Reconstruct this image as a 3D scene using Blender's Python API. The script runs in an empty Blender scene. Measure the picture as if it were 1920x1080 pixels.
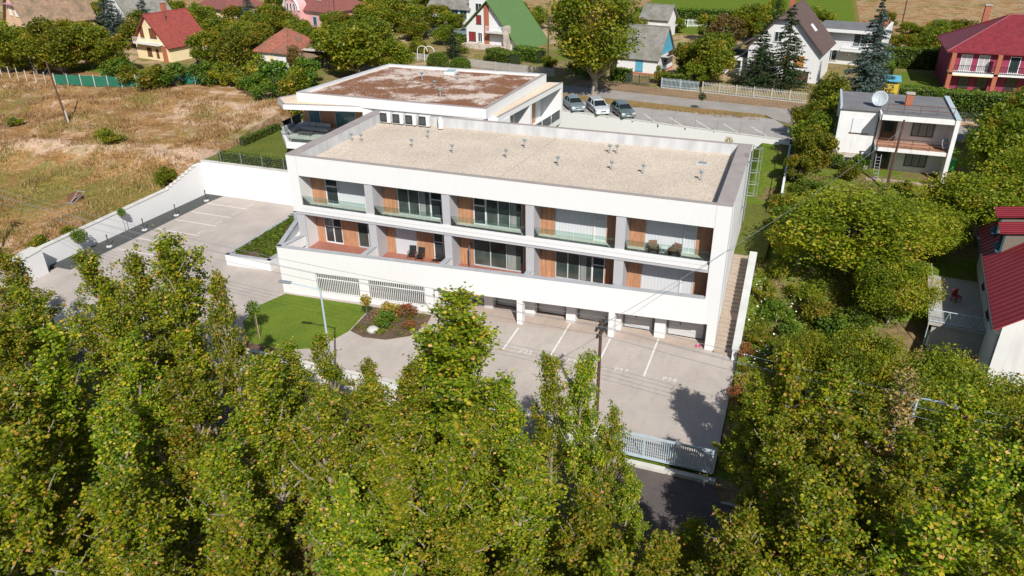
import bpy, math, random
import numpy as np
from mathutils import Vector, Matrix, noise
R = math.radians
scene = bpy.context.scene
col = scene.collection

# ------------------------------------------------------------------ camera
cam_d = bpy.data.cameras.new("camera"); cam_d.sensor_width = 36.0; cam_d.lens = 26.67
cam_d.clip_start = 0.5; cam_d.clip_end = 3000
cam = bpy.data.objects.new("camera", cam_d); col.objects.link(cam)
cam.matrix_world = (Matrix.Translation((3.065, -48.87, 29.95)) @ Matrix.Rotation(0.366, 4, 'Z')
                    @ Matrix.Rotation(math.pi / 2 - 0.4833, 4, 'X') @ Matrix.Rotation(-0.0134, 4, 'Z'))
scene.camera = cam

# ------------------------------------------------------------------ sky, sun, exposure
SUN_EL, SUN_AZ = R(42), Vector((0.537, -0.843, 0)).normalized()
sun_dir = Vector((SUN_AZ.x * math.cos(SUN_EL), SUN_AZ.y * math.cos(SUN_EL), math.sin(SUN_EL)))
world = bpy.data.worlds.new("World"); scene.world = world; world.use_nodes = True
wn = world.node_tree.nodes; wl = world.node_tree.links
sky = wn.new("ShaderNodeTexSky"); sky.sky_type = 'NISHITA'; sky.sun_disc = False
sky.sun_elevation = SUN_EL; sky.sun_rotation = math.atan2(SUN_AZ.x, SUN_AZ.y)
wl.new(sky.outputs[0], wn["Background"].inputs[0]); wn["Background"].inputs[1].default_value = 0.078
sun_d = bpy.data.lights.new("sun", 'SUN'); sun_d.energy = 5.0; sun_d.angle = R(0.5); sun_d.color = (1.0, 0.955, 0.89)
sun = bpy.data.objects.new("sun", sun_d); col.objects.link(sun)
sun.rotation_euler = sun_dir.to_track_quat('Z', 'Y').to_euler()
scene.view_settings.view_transform = 'Standard'; scene.view_settings.look = 'None'
scene.view_settings.exposure = 0.30; scene.view_settings.gamma = 1.0
scene.cycles.max_bounces = 6; scene.cycles.transparent_max_bounces = 12
scene.cycles.caustics_reflective = False; scene.cycles.caustics_refractive = False

# ------------------------------------------------------------------ materials
MATS = {}
def newmat(name):
    m = bpy.data.materials.new(name); m.use_nodes = True; MATS[name] = m
    return m, m.node_tree.nodes, m.node_tree.links, m.node_tree.nodes["Principled BSDF"]
def coords(N, L, scale, kind='Object', vec=None):
    tc = N.new("ShaderNodeTexCoord"); mp = N.new("ShaderNodeMapping")
    mp.inputs['Scale'].default_value = vec or (scale, scale, scale)
    L.new(tc.outputs[kind], mp.inputs[0]); return mp.outputs[0]
def mixc(N, L, fac, a, b, mode='MIX'):
    x = N.new("ShaderNodeMix"); x.data_type = 'RGBA'; x.blend_type = mode
    for s, v in ((x.inputs[0], fac), (x.inputs[6], a), (x.inputs[7], b)):
        if hasattr(v, 'links'): L.new(v, s)
        elif isinstance(v, (int, float)): s.default_value = v
        else: s.default_value = (*v[:3], 1)
    return x.outputs[2]
def ramp(N, L, src, stops):
    r = N.new("ShaderNodeValToRGB"); e = r.color_ramp.elements
    while len(e) > 1: e.remove(e[-1])
    e[0].position = stops[0][0]; e[0].color = (*stops[0][1], 1)
    for p, c in stops[1:]:
        q = e.new(p); q.color = (*c, 1)
    L.new(src, r.inputs[0]); return r.outputs[0]
def noise_tex(N, L, vec, scale, detail=4, rough=.55):
    n = N.new("ShaderNodeTexNoise"); n.inputs['Scale'].default_value = scale
    n.inputs['Detail'].default_value = detail; n.inputs['Roughness'].default_value = rough
    L.new(vec, n.inputs['Vector']); return n.outputs['Fac']
def gray(v): return (v, v, v)
def bumpy(N, L, b, src, strength, dist=.02):
    k = N.new("ShaderNodeBump"); k.inputs['Strength'].default_value = strength; k.inputs['Distance'].default_value = dist
    L.new(src, k.inputs['Height']); L.new(k.outputs[0], b.inputs['Normal'])
def M(name, c1, c2=None, scale=1.5, rough=.8, bump=0, bscale=None, spec=.3, metal=0, vec=None, fine=None):
    """plain surface: two tones mixed by large noise, fine speckle and bump"""
    m, N, L, b = newmat(name)
    v = coords(N, L, 1, vec=vec)
    c2 = c2 or tuple(x * .86 for x in c1)
    f = noise_tex(N, L, v, scale, 5)
    f = ramp(N, L, f, [(.32, gray(0)), (.68, gray(1))])
    c = mixc(N, L, f, c1, c2)
    if fine:
        f2 = noise_tex(N, L, v, fine[0], 2)
        f2 = ramp(N, L, f2, [(.35, gray(1 - fine[1])), (.65, gray(1 + fine[1]))])
        c = mixc(N, L, 1.0, c, f2, 'MULTIPLY')
    L.new(c, b.inputs['Base Color'])
    b.inputs['Roughness'].default_value = rough; b.inputs['Metallic'].default_value = metal
    b.inputs['Specular IOR Level'].default_value = spec
    if bump: bumpy(N, L, b, noise_tex(N, L, v, bscale or scale * 8, 3), bump)
    return m

def stucco(name, c, dirt=.10):
    """painted render with rain streaks running down and faint mottling"""
    m, N, L, b = newmat(name)
    v = coords(N, L, 1); vs = coords(N, L, 1, vec=(2.2, 2.2, .16))
    a = ramp(N, L, noise_tex(N, L, v, .7, 5), [(.35, gray(1)), (.7, gray(1 - dirt * .6))])
    s = ramp(N, L, noise_tex(N, L, vs, 1.6, 4), [(.5, gray(1)), (.8, gray(1 - dirt))])
    k = mixc(N, L, 1.0, c, a, 'MULTIPLY'); k = mixc(N, L, 1.0, k, s, 'MULTIPLY')
    L.new(k, b.inputs['Base Color']); b.inputs['Roughness'].default_value = .85; b.inputs['Specular IOR Level'].default_value = .2
    bumpy(N, L, b, noise_tex(N, L, v, 40, 2), .15, .01)
    return m
WHITE = stucco('white_render', (.645, .648, .65), .03)
WHITE_OLD = stucco('old_white_render', (.70, .70, .69), .18)
CREAM = stucco('cream_render', (.74, .62, .38), .15)
PEACH = stucco('peach_render', (.66, .44, .29), .15)
PINK = stucco('pink_render', (.66, .36, .36), .12)
MAGENTA = stucco('magenta_render', (.27, .045, .085), .15)
PALEBLUE = stucco('pale_blue_render', (.62, .70, .74), .15)
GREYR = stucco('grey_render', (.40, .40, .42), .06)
COPING = M('metal_coping', (.33, .29, .27), (.27, .235, .22), .8, .55, spec=.4)
COPING_GREY = M('grey_coping', (.36, .38, .40), (.30, .32, .34), 1.2, .6)
FLASH = M('zinc_flashing', (.52, .53, .54), (.40, .41, .42), 1.4, .5, vec=(1, 1, .3))
CONC = M('concrete', (.42, .40, .37), (.32, .30, .28), .8, .9, .2, 30)
CONC_PALE = M('pale_concrete', (.55, .54, .50), (.44, .43, .40), .9, .9, .2, 30)
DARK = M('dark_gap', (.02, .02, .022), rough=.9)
METAL = M('galvanised_metal', (.45, .47, .48), (.36, .38, .40), 3, .45, metal=.6)
METAL_DARK = M('dark_metal', (.06, .065, .07), rough=.5)
WHITE_METAL = M('white_metal', (.75, .75, .74), (.66, .66, .65), 2, .5)
BLUE_GREY = M('blue_grey_paint', (.42, .50, .54), (.36, .44, .49), 2, .5)
WHITE_PLASTIC = M('white_frame', (.72, .73, .74), rough=.4)
GREY_FRAME = M('grey_frame', (.48, .50, .52), rough=.4)
BROWNWOOD = M('dark_wood', (.10, .055, .03), (.065, .035, .02), 3, .7, vec=(1, 1, .2))
POLEWOOD = M('pole_wood', (.11, .055, .035), (.07, .04, .03), 5, .85, vec=(2, 2, .2))
BARK = M('bark', (.22, .19, .15), (.12, .10, .08), 4, .95, .5, 12, vec=(1, 1, .35))
BARK_PALE = M('pale_bark', (.34, .30, .25), (.20, .17, .14), 3, .95, .5, 12, vec=(1, 1, .35))
TWIG = M('twig', (.34, .29, .23), (.22, .18, .14), 3, .95)
BRICK_RED = M('brick', (.40, .14, .08), (.30, .10, .06), 6, .9, .3)
SHADE_SLAT = None
BLACKPLASTIC = M('black_plastic', (.02, .02, .022), rough=.5)
GREENBOX = M('green_plastic', (.03, .22, .05), rough=.5)
REDPAINT = M('red_paint', (.25, .03, .03), rough=.6)
BLUEPAINT = M('blue_paint', (.10, .35, .48), (.08, .30, .42), 3, .6)
TEALPAINT = M('teal_paint', (.03, .10, .12), rough=.5)
PINKRUBBER = M('pink_rubber', (.75, .05, .25), rough=.5)
SOIL = M('soil', (.13, .085, .055), (.08, .055, .038), 1.5, .95, .5, 12)
GRAVEL_DARK = M('dark_gravel', (.085, .09, .09), (.05, .055, .055), 6, .95, .6, 30, fine=(60, .5))
ORANGEPAINT = M('orange_panel', (.55, .25, .06), (.45, .18, .05), 4, .7)
YELLOWP = M('yellow_plastic', (.6, .42, .04), rough=.5)

def timber(name, c1, c2):
    m, N, L, b = newmat(name)
    tc = N.new("ShaderNodeTexCoord"); sp = N.new("ShaderNodeSeparateXYZ"); L.new(tc.outputs['Object'], sp.inputs[0])
    ad = N.new("ShaderNodeMath"); ad.operation = 'ADD'; L.new(sp.outputs[0], ad.inputs[0]); L.new(sp.outputs[1], ad.inputs[1])
    mu = N.new("ShaderNodeMath"); mu.operation = 'MULTIPLY'; L.new(ad.outputs[0], mu.inputs[0]); mu.inputs[1].default_value = 9.0
    fl = N.new("ShaderNodeMath"); fl.operation = 'FLOOR'; L.new(mu.outputs[0], fl.inputs[0])
    wn_ = N.new("ShaderNodeTexWhiteNoise"); wn_.noise_dimensions = '1D'; L.new(fl.outputs[0], wn_.inputs['W'])
    fr = N.new("ShaderNodeMath"); fr.operation = 'FRACT'; L.new(mu.outputs[0], fr.inputs[0])
    gap = ramp(N, L, fr.outputs[0], [(0, gray(.25)), (.08, gray(1)), (.92, gray(1)), (1, gray(.25))])
    v = coords(N, L, 1, vec=(14, 14, 1.2)); g = noise_tex(N, L, v, 2, 5)
    c = mixc(N, L, wn_.outputs['Value'], c1, c2)
    c = mixc(N, L, 1.0, c, ramp(N, L, g, [(.3, gray(.65)), (.7, gray(1.15))]), 'MULTIPLY')
    c = mixc(N, L, 1.0, c, gap, 'MULTIPLY')
    L.new(c, b.inputs['Base Color']); b.inputs['Roughness'].default_value = .6
    bumpy(N, L, b, gap, .5, .02)
    return m
TIMBER = timber('larch_cladding', (.52, .28, .155), (.42, .21, .11))
DECK = timber('red_deck', (.40, .165, .12), (.33, .13, .095))

def wave_roof(name, c1, c2, vec, dist=.05, moss=None, rough=.7):
    """rows of tiles: a saw relief across the slope and tone changes from tile to tile"""
    m, N, L, b = newmat(name)
    v = coords(N, L, 1); k = coords(N, L, 1, vec=vec)
    vo = N.new("ShaderNodeTexVoronoi"); vo.feature = 'F1'; vo.inputs['Scale'].default_value = 1; L.new(k, vo.inputs['Vector'])
    w = N.new("ShaderNodeTexWave"); w.wave_type = 'BANDS'; w.bands_direction = 'X'; w.wave_profile = 'SAW'
    w.inputs['Scale'].default_value = .3; L.new(k, w.inputs['Vector'])
    sep = N.new("ShaderNodeSeparateColor"); L.new(vo.outputs['Color'], sep.inputs[0])
    c = mixc(N, L, sep.outputs[0], c1, c2)
    if moss: c = mixc(N, L, ramp(N, L, noise_tex(N, L, v, .6, 6), [(.45, gray(0)), (.65, gray(.8))]), c, moss)
    L.new(c, b.inputs['Base Color']); b.inputs['Roughness'].default_value = rough
    bumpy(N, L, b, w.outputs['Fac'], .6, dist)
    return m
ROOF_RED = wave_roof('red_tiles', (.27, .055, .04), (.20, .04, .032), (3, 3, 3))
ROOF_ORANGE = wave_roof('orange_tiles', (.34, .12, .075), (.22, .075, .05), (3, 3, 3), moss=(.16, .10, .07))
ROOF_BROWN = wave_roof('brown_tiles', (.28, .185, .115), (.20, .13, .085), (3, 3, 3), moss=(.11, .09, .05))
ROOF_DARK = wave_roof('dark_tiles', (.11, .07, .06), (.085, .055, .05), (3, 3, 3))
ROOF_MAROON = wave_roof('maroon_tiles', (.22, .075, .06), (.17, .06, .05), (3, 3, 3))
ROOF_GREY = wave_roof('grey_tiles', (.23, .22, .20), (.17, .165, .15), (2.5, 2.5, 2.5), moss=(.13, .13, .09))
ROOF_CRIMSON = wave_roof('crimson_tiles', (.20, .022, .03), (.14, .016, .022), (3, 3, 3), rough=.5)
ROOF_GREEN = M('green_sheet_roof', (.10, .18, .06), (.085, .155, .052), 2, .5)
BITUMEN = M('roofing_felt', (.17, .17, .175), (.13, .13, .135), .7, .9, .2, 30)

def roofgravel(name, stops, sc):
    m, N, L, b = newmat(name)
    v = coords(N, L, 1)
    vo = N.new("ShaderNodeTexVoronoi"); vo.inputs['Scale'].default_value = sc; L.new(v, vo.inputs['Vector'])
    sep = N.new("ShaderNodeSeparateColor"); L.new(vo.outputs['Color'], sep.inputs[0])
    c = ramp(N, L, sep.outputs[0], stops)
    big = ramp(N, L, noise_tex(N, L, v, .22, 6), [(.35, gray(.92)), (.65, gray(1.06))])
    c = mixc(N, L, 1.0, c, big, 'MULTIPLY')
    L.new(c, b.inputs['Base Color']); b.inputs['Roughness'].default_value = .95; b.inputs['Specular IOR Level'].default_value = .1
    bumpy(N, L, b, vo.outputs['Distance'], .5, .04)
    return m
ROOFGRAVEL = roofgravel('roof_gravel', [(0, (.38, .315, .25)), (.35, (.49, .415, .335)), (.7, (.53, .455, .375)), (1, (.61, .545, .47))], 13)
CANOPYGRAVEL = roofgravel('canopy_gravel', [(0, (.54, .43, .31)), (.5, (.60, .49, .37)), (1, (.66, .56, .44))], 9)
def sedum():
    m, N, L, b = newmat('sedum_roof')
    v = coords(N, L, 1)
    n1 = noise_tex(N, L, v, .28, 8, .65); n2 = noise_tex(N, L, v, 7, 5, .7)
    plant = ramp(N, L, n2, [(.25, (.07, .03, .018)), (.45, (.18, .08, .045)), (.6, (.25, .135, .075)), (.78, (.40, .31, .22))])
    grav = ramp(N, L, n2, [(.3, (.38, .28, .22)), (.6, (.60, .52, .46)), (.8, (.68, .62, .57))])
    ad = N.new("ShaderNodeMath"); ad.operation = 'MULTIPLY_ADD'; L.new(n2, ad.inputs[0]); ad.inputs[1].default_value = .35; L.new(n1, ad.inputs[2])
    c = mixc(N, L, ramp(N, L, ad.outputs[0], [(.665, gray(0)), (.76, gray(1))]), plant, grav)
    L.new(c, b.inputs['Base Color']); b.inputs['Roughness'].default_value = .95; b.inputs['Specular IOR Level'].default_value = .1
    bumpy(N, L, b, n2, .8, .06)
    return m
SEDUM = sedum()

def pavers(name, c1, c2, mortar, scale=1.0, warm=None):
    m, N, L, b = newmat(name)
    v = coords(N, L, 1)
    br = N.new("ShaderNodeTexBrick"); L.new(v, br.inputs['Vector'])
    br.inputs['Scale'].default_value = scale; br.inputs['Mortar Size'].default_value = .012
    br.inputs['Brick Width'].default_value = .32; br.inputs['Row Height'].default_value = .16
    br.inputs['Color1'].default_value = (*c1, 1); br.inputs['Color2'].default_value = (*c2, 1); br.inputs['Mortar'].default_value = (*mortar, 1)
    a = ramp(N, L, noise_tex(N, L, v, .35, 6), [(.3, gray(.88)), (.7, gray(1.08))])
    c = mixc(N, L, 1.0, br.outputs['Color'], a, 'MULTIPLY')
    s = ramp(N, L, noise_tex(N, L, coords(N, L, 1, vec=(1.6, .45, 1)), 1.1, 7, .7), [(.50, gray(1)), (.72, gray(.87))])
    c = mixc(N, L, 1.0, c, s, 'MULTIPLY')
    L.new(c, b.inputs['Base Color']); b.inputs['Roughness'].default_value = .9; b.inputs['Specular IOR Level'].default_value = .2
    bumpy(N, L, b, br.outputs['Fac'], -.3, .01)
    return m
PAVING = pavers('concrete_pavers', (.42, .375, .34), (.40, .355, .32), (.345, .30, .27))
PAVING_WARM = pavers('warm_pavers', (.42, .345, .295), (.39, .32, .275), (.33, .27, .23))
TREAD = M('stair_treads', (.42, .33, .25), (.34, .27, .21), 2, .9, .2, 30)
ASPHALT = M('street_asphalt', (.115, .095, .09), (.085, .072, .07), .7, .9, .2, 60, fine=(25, .25))
ASPHALT_OLD = M('old_asphalt', (.30, .275, .25), (.24, .22, .20), .5, .95, .2, 40, fine=(18, .15))
LOTGREY = M('grey_lot_paving', (.33, .31, .29), (.28, .265, .25), .5, .95, .2, 40, fine=(14, .12))
PAINT = M('road_paint', (.66, .65, .62), (.52, .50, .47), 2.5, .8)

def glass(name, tint=(.86, .93, .91), gl=.10):
    m, N, L, b = newmat(name)
    out = N["Material Output"]; N.remove(b)
    t = N.new("ShaderNodeBsdfTransparent"); t.inputs[0].default_value = (*tint, 1)
    g = N.new("ShaderNodeBsdfGlossy"); g.inputs['Roughness'].default_value = .03; g.inputs[0].default_value = (.9, .95, 1, 1)
    f = N.new("ShaderNodeFresnel"); f.inputs[0].default_value = 1.45
    ad = N.new("ShaderNodeMath"); ad.operation = 'ADD'; ad.inputs[1].default_value = gl; L.new(f.outputs[0], ad.inputs[0])
    x = N.new("ShaderNodeMixShader"); L.new(ad.outputs[0], x.inputs[0]); L.new(t.outputs[0], x.inputs[1]); L.new(g.outputs[0], x.inputs[2])
    L.new(x.outputs[0], out.inputs[0]); return m
GLASS = glass('railing_glass', (.80, .89, .85), .03)
PANE = M('window_pane', (.03, .042, .045), (.02, .03, .032), .7, .06, spec=.8)
PANE_REFLECT = M('sliding_pane', (.085, .115, .10), (.02, .032, .028), .55, .05, spec=.9)  # lighter greenish patches: reflections put into the pane colour by noise
CURTAIN = M('curtain', (.30, .32, .30), (.18, .2, .19), 4, .9, vec=(3, 3, .1))
BLIND = M('white_blind', (.66, .67, .68), (.60, .62, .64), 2, .7)
def shutter(name, c1, c2):
    m, N, L, b = newmat(name)
    k = coords(N, L, 1, vec=(2.1, 0, .12))
    w = N.new("ShaderNodeTexWave"); w.wave_type = 'BANDS'; w.bands_direction = 'X'; w.inputs['Scale'].default_value = .62
    w.inputs['Distortion'].default_value = .6; L.new(k, w.inputs['Vector'])
    k2 = coords(N, L, 1, vec=(0, 0, 1)); w2 = N.new("ShaderNodeTexWave"); w2.wave_type = 'BANDS'; w2.bands_direction = 'Z'
    w2.inputs['Scale'].default_value = 4.5; L.new(k2, w2.inputs['Vector'])
    c = mixc(N, L, w.outputs['Fac'], c1, c2)
    L.new(c, b.inputs['Base Color']); b.inputs['Roughness'].default_value = .5
    bumpy(N, L, b, w2.outputs['Fac'], .4, .01)
    return m
SHUTTER = shutter('banded_shutter', (.62, .57, .52), (.44, .55, .64))
SHUTTER_GREY = shutter('grey_shutter', (.52, .53, .56), (.48, .50, .54))
GARAGE = M('garage_door_panel', (.50, .51, .52), (.46, .47, .48), 1, .5, vec=(.2, .2, 6))
STONEWALL = None
def rubble(name, c1, c2, joint, sc):
    m, N, L, b = newmat(name)
    v = coords(N, L, 1)
    vo = N.new("ShaderNodeTexVoronoi"); vo.feature = 'DISTANCE_TO_EDGE'; vo.inputs['Scale'].default_value = sc; L.new(v, vo.inputs['Vector'])
    v2 = N.new("ShaderNodeTexVoronoi"); v2.inputs['Scale'].default_value = sc; L.new(v, v2.inputs['Vector'])
    sep = N.new("ShaderNodeSeparateColor"); L.new(v2.outputs['Color'], sep.inputs[0])
    c = mixc(N, L, sep.outputs[0], c1, c2)
    e = ramp(N, L, vo.outputs['Distance'], [(.02, gray(0)), (.06, gray(1))])
    c = mixc(N, L, e, joint, c)
    L.new(c, b.inputs['Base Color']); b.inputs['Roughness'].default_value = .9
    bumpy(N, L, b, e, .6, .04); return m
RUBBLE = rubble('rubble_masonry', (.52, .46, .38), (.33, .27, .22), (.62, .58, .52), 2.6)
RUBBLE_BROWN = rubble('brown_masonry', (.36, .27, .19), (.22, .17, .13), (.45, .37, .29), 2.2)

def carpaint(name, c):
    m, N, L, b = newmat(name)
    b.inputs['Base Color'].default_value = (*c, 1); b.inputs['Metallic'].default_value = .35; b.inputs['Roughness'].default_value = .35
    b.inputs['Coat Weight'].default_value = .7; b.inputs['Coat Roughness'].default_value = .05
    v = coords(N, L, 1); bumpy(N, L, b, noise_tex(N, L, v, 3, 2), .02, .01)
    return m
CAR_WHITE = carpaint('white_car_paint', (.62, .66, .70)); CAR_TEAL = carpaint('grey_green_car_paint', (.13, .18, .18))
CAR_SILVER = carpaint('blue_grey_car_paint', (.20, .26, .30)); CAR_DARK = carpaint('dark_green_car_paint', (.02, .05, .04))
TYRE = M('tyre_rubber', (.015, .015, .016), rough=.85); RIM = M('alloy_rim', (.40, .41, .42), rough=.35, metal=.7)
CARGLASS = M('car_glass', (.012, .016, .018), rough=.05, spec=.8); LAMP = M('lamp_lens', (.65, .66, .66), rough=.15, spec=.6)

def leafmat(name, stops, trans=.35, hue=.12):
    """leaf colour from a random number stored on each leaf; each tree a little lighter or darker"""
    m, N, L, b = newmat(name)
    out = N["Material Output"]; N.remove(b)
    at = N.new("ShaderNodeAttribute"); at.attribute_name = 'rnd'
    c = ramp(N, L, at.outputs['Fac'], stops)
    oi = N.new("ShaderNodeObjectInfo")
    hs = N.new("ShaderNodeHueSaturation"); L.new(c, hs.inputs['Color'])
    mr = N.new("ShaderNodeMapRange"); mr.inputs[3].default_value = 1 - hue * 1.6; mr.inputs[4].default_value = 1 + hue * 1.6
    L.new(oi.outputs['Random'], mr.inputs[0]); L.new(mr.outputs[0], hs.inputs['Value'])
    mh = N.new("ShaderNodeMapRange"); mh.inputs[3].default_value = .5 - hue * .16; mh.inputs[4].default_value = .5 + hue * .10
    L.new(oi.outputs['Random'], mh.inputs[0]); L.new(mh.outputs[0], hs.inputs['Hue'])
    d = N.new("ShaderNodeBsdfPrincipled"); L.new(hs.outputs[0], d.inputs['Base Color']); d.inputs['Roughness'].default_value = .45; d.inputs['Specular IOR Level'].default_value = .3
    t = N.new("ShaderNodeBsdfTranslucent"); tc2 = mixc(N, L, 1.0, hs.outputs[0], (1.3, 1.3, .6), 'MULTIPLY'); L.new(tc2, t.inputs[0])
    x = N.new("ShaderNodeMixShader"); x.inputs[0].default_value = trans
    L.new(d.outputs[0], x.inputs[1]); L.new(t.outputs[0], x.inputs[2]); L.new(x.outputs[0], out.inputs[0])
    return m
POPLAR_LEAF = leafmat('poplar_leaf', [(0, (.08, .14, .008)), (.35, (.165, .23, .010)), (.65, (.285, .32, .014)), (.88, (.45, .40, .02)), (.925, (.55, .28, .06)), (1, (.72, .44, .18))], .45, .13)
POPLAR_DRY = leafmat('turning_poplar_leaf', [(0, (.10, .12, .02)), (.35, (.20, .18, .03)), (.6, (.36, .22, .08)), (1, (.52, .34, .18))], .3, .04)
WALNUT_LEAF = leafmat('walnut_leaf', [(0, (.075, .12, .008)), (.4, (.165, .215, .010)), (.75, (.27, .295, .014)), (.95, (.38, .34, .02)), (1, (.42, .28, .05))], .42, .05)
GARDEN_LEAF = leafmat('garden_leaf', [(0, (.07, .115, .008)), (.5, (.15, .19, .012)), (.85, (.265, .26, .018)), (1, (.36, .26, .035))], .42, .14)
DRY_LEAF = leafmat('brownish_leaf', [(0, (.08, .075, .02)), (.5, (.15, .11, .03)), (1, (.24, .15, .05))], .3, .1)
HEDGE_LEAF = leafmat('hedge_leaf', [(0, (.05, .11, .01)), (.6, (.11, .18, .015)), (1, (.18, .22, .025))], .3, .1)
NEEDLE = leafmat('fir_needle', [(0, (.015, .04, .012)), (.7, (.035, .07, .018)), (1, (.07, .10, .025))], .15, .05)
NEEDLE_BLUE = leafmat('blue_spruce_needle', [(0, (.04, .075, .065)), (.6, (.085, .13, .115)), (1, (.16, .21, .18))], .15, .05)
YELLOW_LEAF = leafmat('yellow_leaf', [(0, (.22, .20, .03)), (.6, (.36, .29, .04)), (1, (.5, .36, .06))], .3, .05)
REDDISH_LEAF = leafmat('reddish_leaf', [(0, (.10, .10, .02)), (.5, (.24, .12, .03)), (1, (.36, .10, .05))], .3, .05)
FLOWER_WHITE = M('white_petal', (.75, .72, .68), rough=.6); FLOWER_PINK = M('pink_petal', (.55, .08, .28), rough=.6)
DRYGRASS = leafmat('dry_grass_blade', [(0, (.13, .07, .03)), (.35, (.26, .145, .06)), (.7, (.43, .28, .145)), (.86, (.31, .235, .075)), (1, (.13, .145, .03))], .25, .0)
GREENGRASS = leafmat('grass_blade', [(0, (.06, .11, .008)), (.6, (.10, .16, .012)), (1, (.19, .20, .03))], .3, .0)

# ------------------------------------------------------------------ builders
class MB:
    """collects boxes, prisms and tubes; build() links them as one mesh object"""
    def __init__(s): s.v = []; s.f = []
    def add(s, vs, fs):
        o = len(s.v); s.v += [tuple(p) for p in vs]; s.f += [tuple(i + o for i in f) for f in fs]; return s
    def box(s, x0, y0, z0, x1, y1, z1):
        return s.add([(x0, y0, z0), (x1, y0, z0), (x1, y1, z0), (x0, y1, z0), (x0, y0, z1), (x1, y0, z1), (x1, y1, z1), (x0, y1, z1)],
                     [(3, 2, 1, 0), (4, 5, 6, 7), (0, 1, 5, 4), (1, 2, 6, 5), (2, 3, 7, 6), (3, 0, 4, 7)])
    def prism(s, poly, z0, z1):
        n = len(poly)
        a = sum(poly[i][0] * poly[(i + 1) % n][1] - poly[(i + 1) % n][0] * poly[i][1] for i in range(n))
        if a < 0: poly = poly[::-1]
        zf0 = z0 if callable(z0) else (lambda x, y: z0); zf1 = z1 if callable(z1) else (lambda x, y: z1)
        vs = [(x, y, zf0(x, y)) for x, y in poly] + [(x, y, zf1(x, y)) for x, y in poly]
        return s.add(vs, [tuple(range(n))[::-1], tuple(range(n, 2 * n))] + [(i, (i + 1) % n, n + (i + 1) % n, n + i) for i in range(n)])
    def sheet(s, poly, z):
        n = len(poly)
        a = sum(poly[i][0] * poly[(i + 1) % n][1] - poly[(i + 1) % n][0] * poly[i][1] for i in range(n))
        if a < 0: poly = poly[::-1]
        return s.add([(x, y, z) for x, y in poly], [tuple(range(n))])
    def wallrun(s, pts, th, z0, z1):
        """upright wall of thickness th along a polyline, to the left of its direction"""
        for (ax, ay), (bx, by) in zip(pts, pts[1:]):
            d = math.hypot(bx - ax, by - ay); nx, ny = -(by - ay) / d * th, (bx - ax) / d * th
            s.prism([(ax, ay), (bx, by), (bx + nx, by + ny), (ax + nx, ay + ny)], z0, z1)
        return s
    def tube(s, p, q, r0, r1=None, n=6, cap=True):
        p, q = Vector(p), Vector(q); r1 = r0 if r1 is None else r1
        d = (q - p).normalized(); u = d.orthogonal().normalized(); w = d.cross(u)
        vs = []
        for c, r in ((p, r0), (q, r1)):
            for i in range(n):
                a = 2 * math.pi * i / n; vs.append(c + u * (r * math.cos(a)) + w * (r * math.sin(a)))
        fs = [(i, (i + 1) % n, n + (i + 1) % n, n + i) for i in range(n)]
        if cap: fs += [tuple(range(n))[::-1], tuple(range(n, 2 * n))]
        return s.add(vs, fs)
    def path(s, pts, r, n=6):
        for a, b in zip(pts, pts[1:]): s.tube(a, b, r, n=n)
        return s
    def lathe(s, prof, n=12, c=(0, 0, 0)):
        vs = []; fs = []
        for r, z in prof:
            for i in range(n):
                a = 2 * math.pi * i / n; vs.append((c[0] + r * math.cos(a), c[1] + r * math.sin(a), c[2] + z))
        for k in range(len(prof) - 1):
            for i in range(n): fs.append((k * n + i, k * n + (i + 1) % n, (k + 1) * n + (i + 1) % n, (k + 1) * n + i))
        fs += [tuple(range(n))[::-1], tuple(range((len(prof) - 1) * n, len(prof) * n))]
        return s.add(vs, fs)
    def xf(s, mat):
        s.v = [tuple(mat @ Vector(p)) for p in s.v]; return s
    def mesh(s, name):
        me = bpy.data.meshes.new(name); me.from_pydata(s.v, [], s.f); me.update(); return me
    def build(s, name, mat, parent=None, bevel=0, smooth=False):
        me = s.mesh(name); me.materials.append(mat)
        if smooth: me.polygons.foreach_set('use_smooth', [True] * len(me.polygons))
        o = link(name, me, parent)
        if bevel:
            b = o.modifiers.new('bevel', 'BEVEL'); b.width = bevel; b.segments = 2; b.limit_method = 'ANGLE'
        return o
def link(name, me, parent=None):
    o = bpy.data.objects.new(name, me); col.objects.link(o)
    if parent: o.parent = parent
    return o
def box(name, mat, parent, x0, y0, z0, x1, y1, z1, bevel=0): return MB().box(x0, y0, z0, x1, y1, z1).build(name, mat, parent, bevel)
def tag(o, label=None, cat=None, group=None, kind=None):
    if label: o['label'] = label
    if cat: o['category'] = cat
    if group: o['group'] = group
    if kind: o['kind'] = kind
    return o
def thing(name, label, cat, loc=(0, 0, 0), rz=0, group=None):
    o = bpy.data.objects.new(name, None); col.objects.link(o); o.empty_display_size = .3
    o.location = loc; o.rotation_euler = (0, 0, rz); return tag(o, label, cat, group)
def copy_tree(o, parent=None):
    c = o.copy(); col.objects.link(c); c.parent = parent
    if parent: c.matrix_parent_inverse = o.matrix_parent_inverse.copy()
    for ch in [k for k in bpy.data.objects if k.parent is o]: copy_tree(ch, c)
    return c
def place(proto, used, loc, rz=0, sc=(1, 1, 1), label=None, group=None, cat=None):
    """first use moves the built thing itself, later uses copy it"""
    o = proto if proto.name not in used else copy_tree(proto)
    used.add(proto.name)
    o.location = loc; o.rotation_euler = (0, 0, rz); o.scale = sc
    tag(o, label, cat, group); return o
USED = set()

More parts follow.
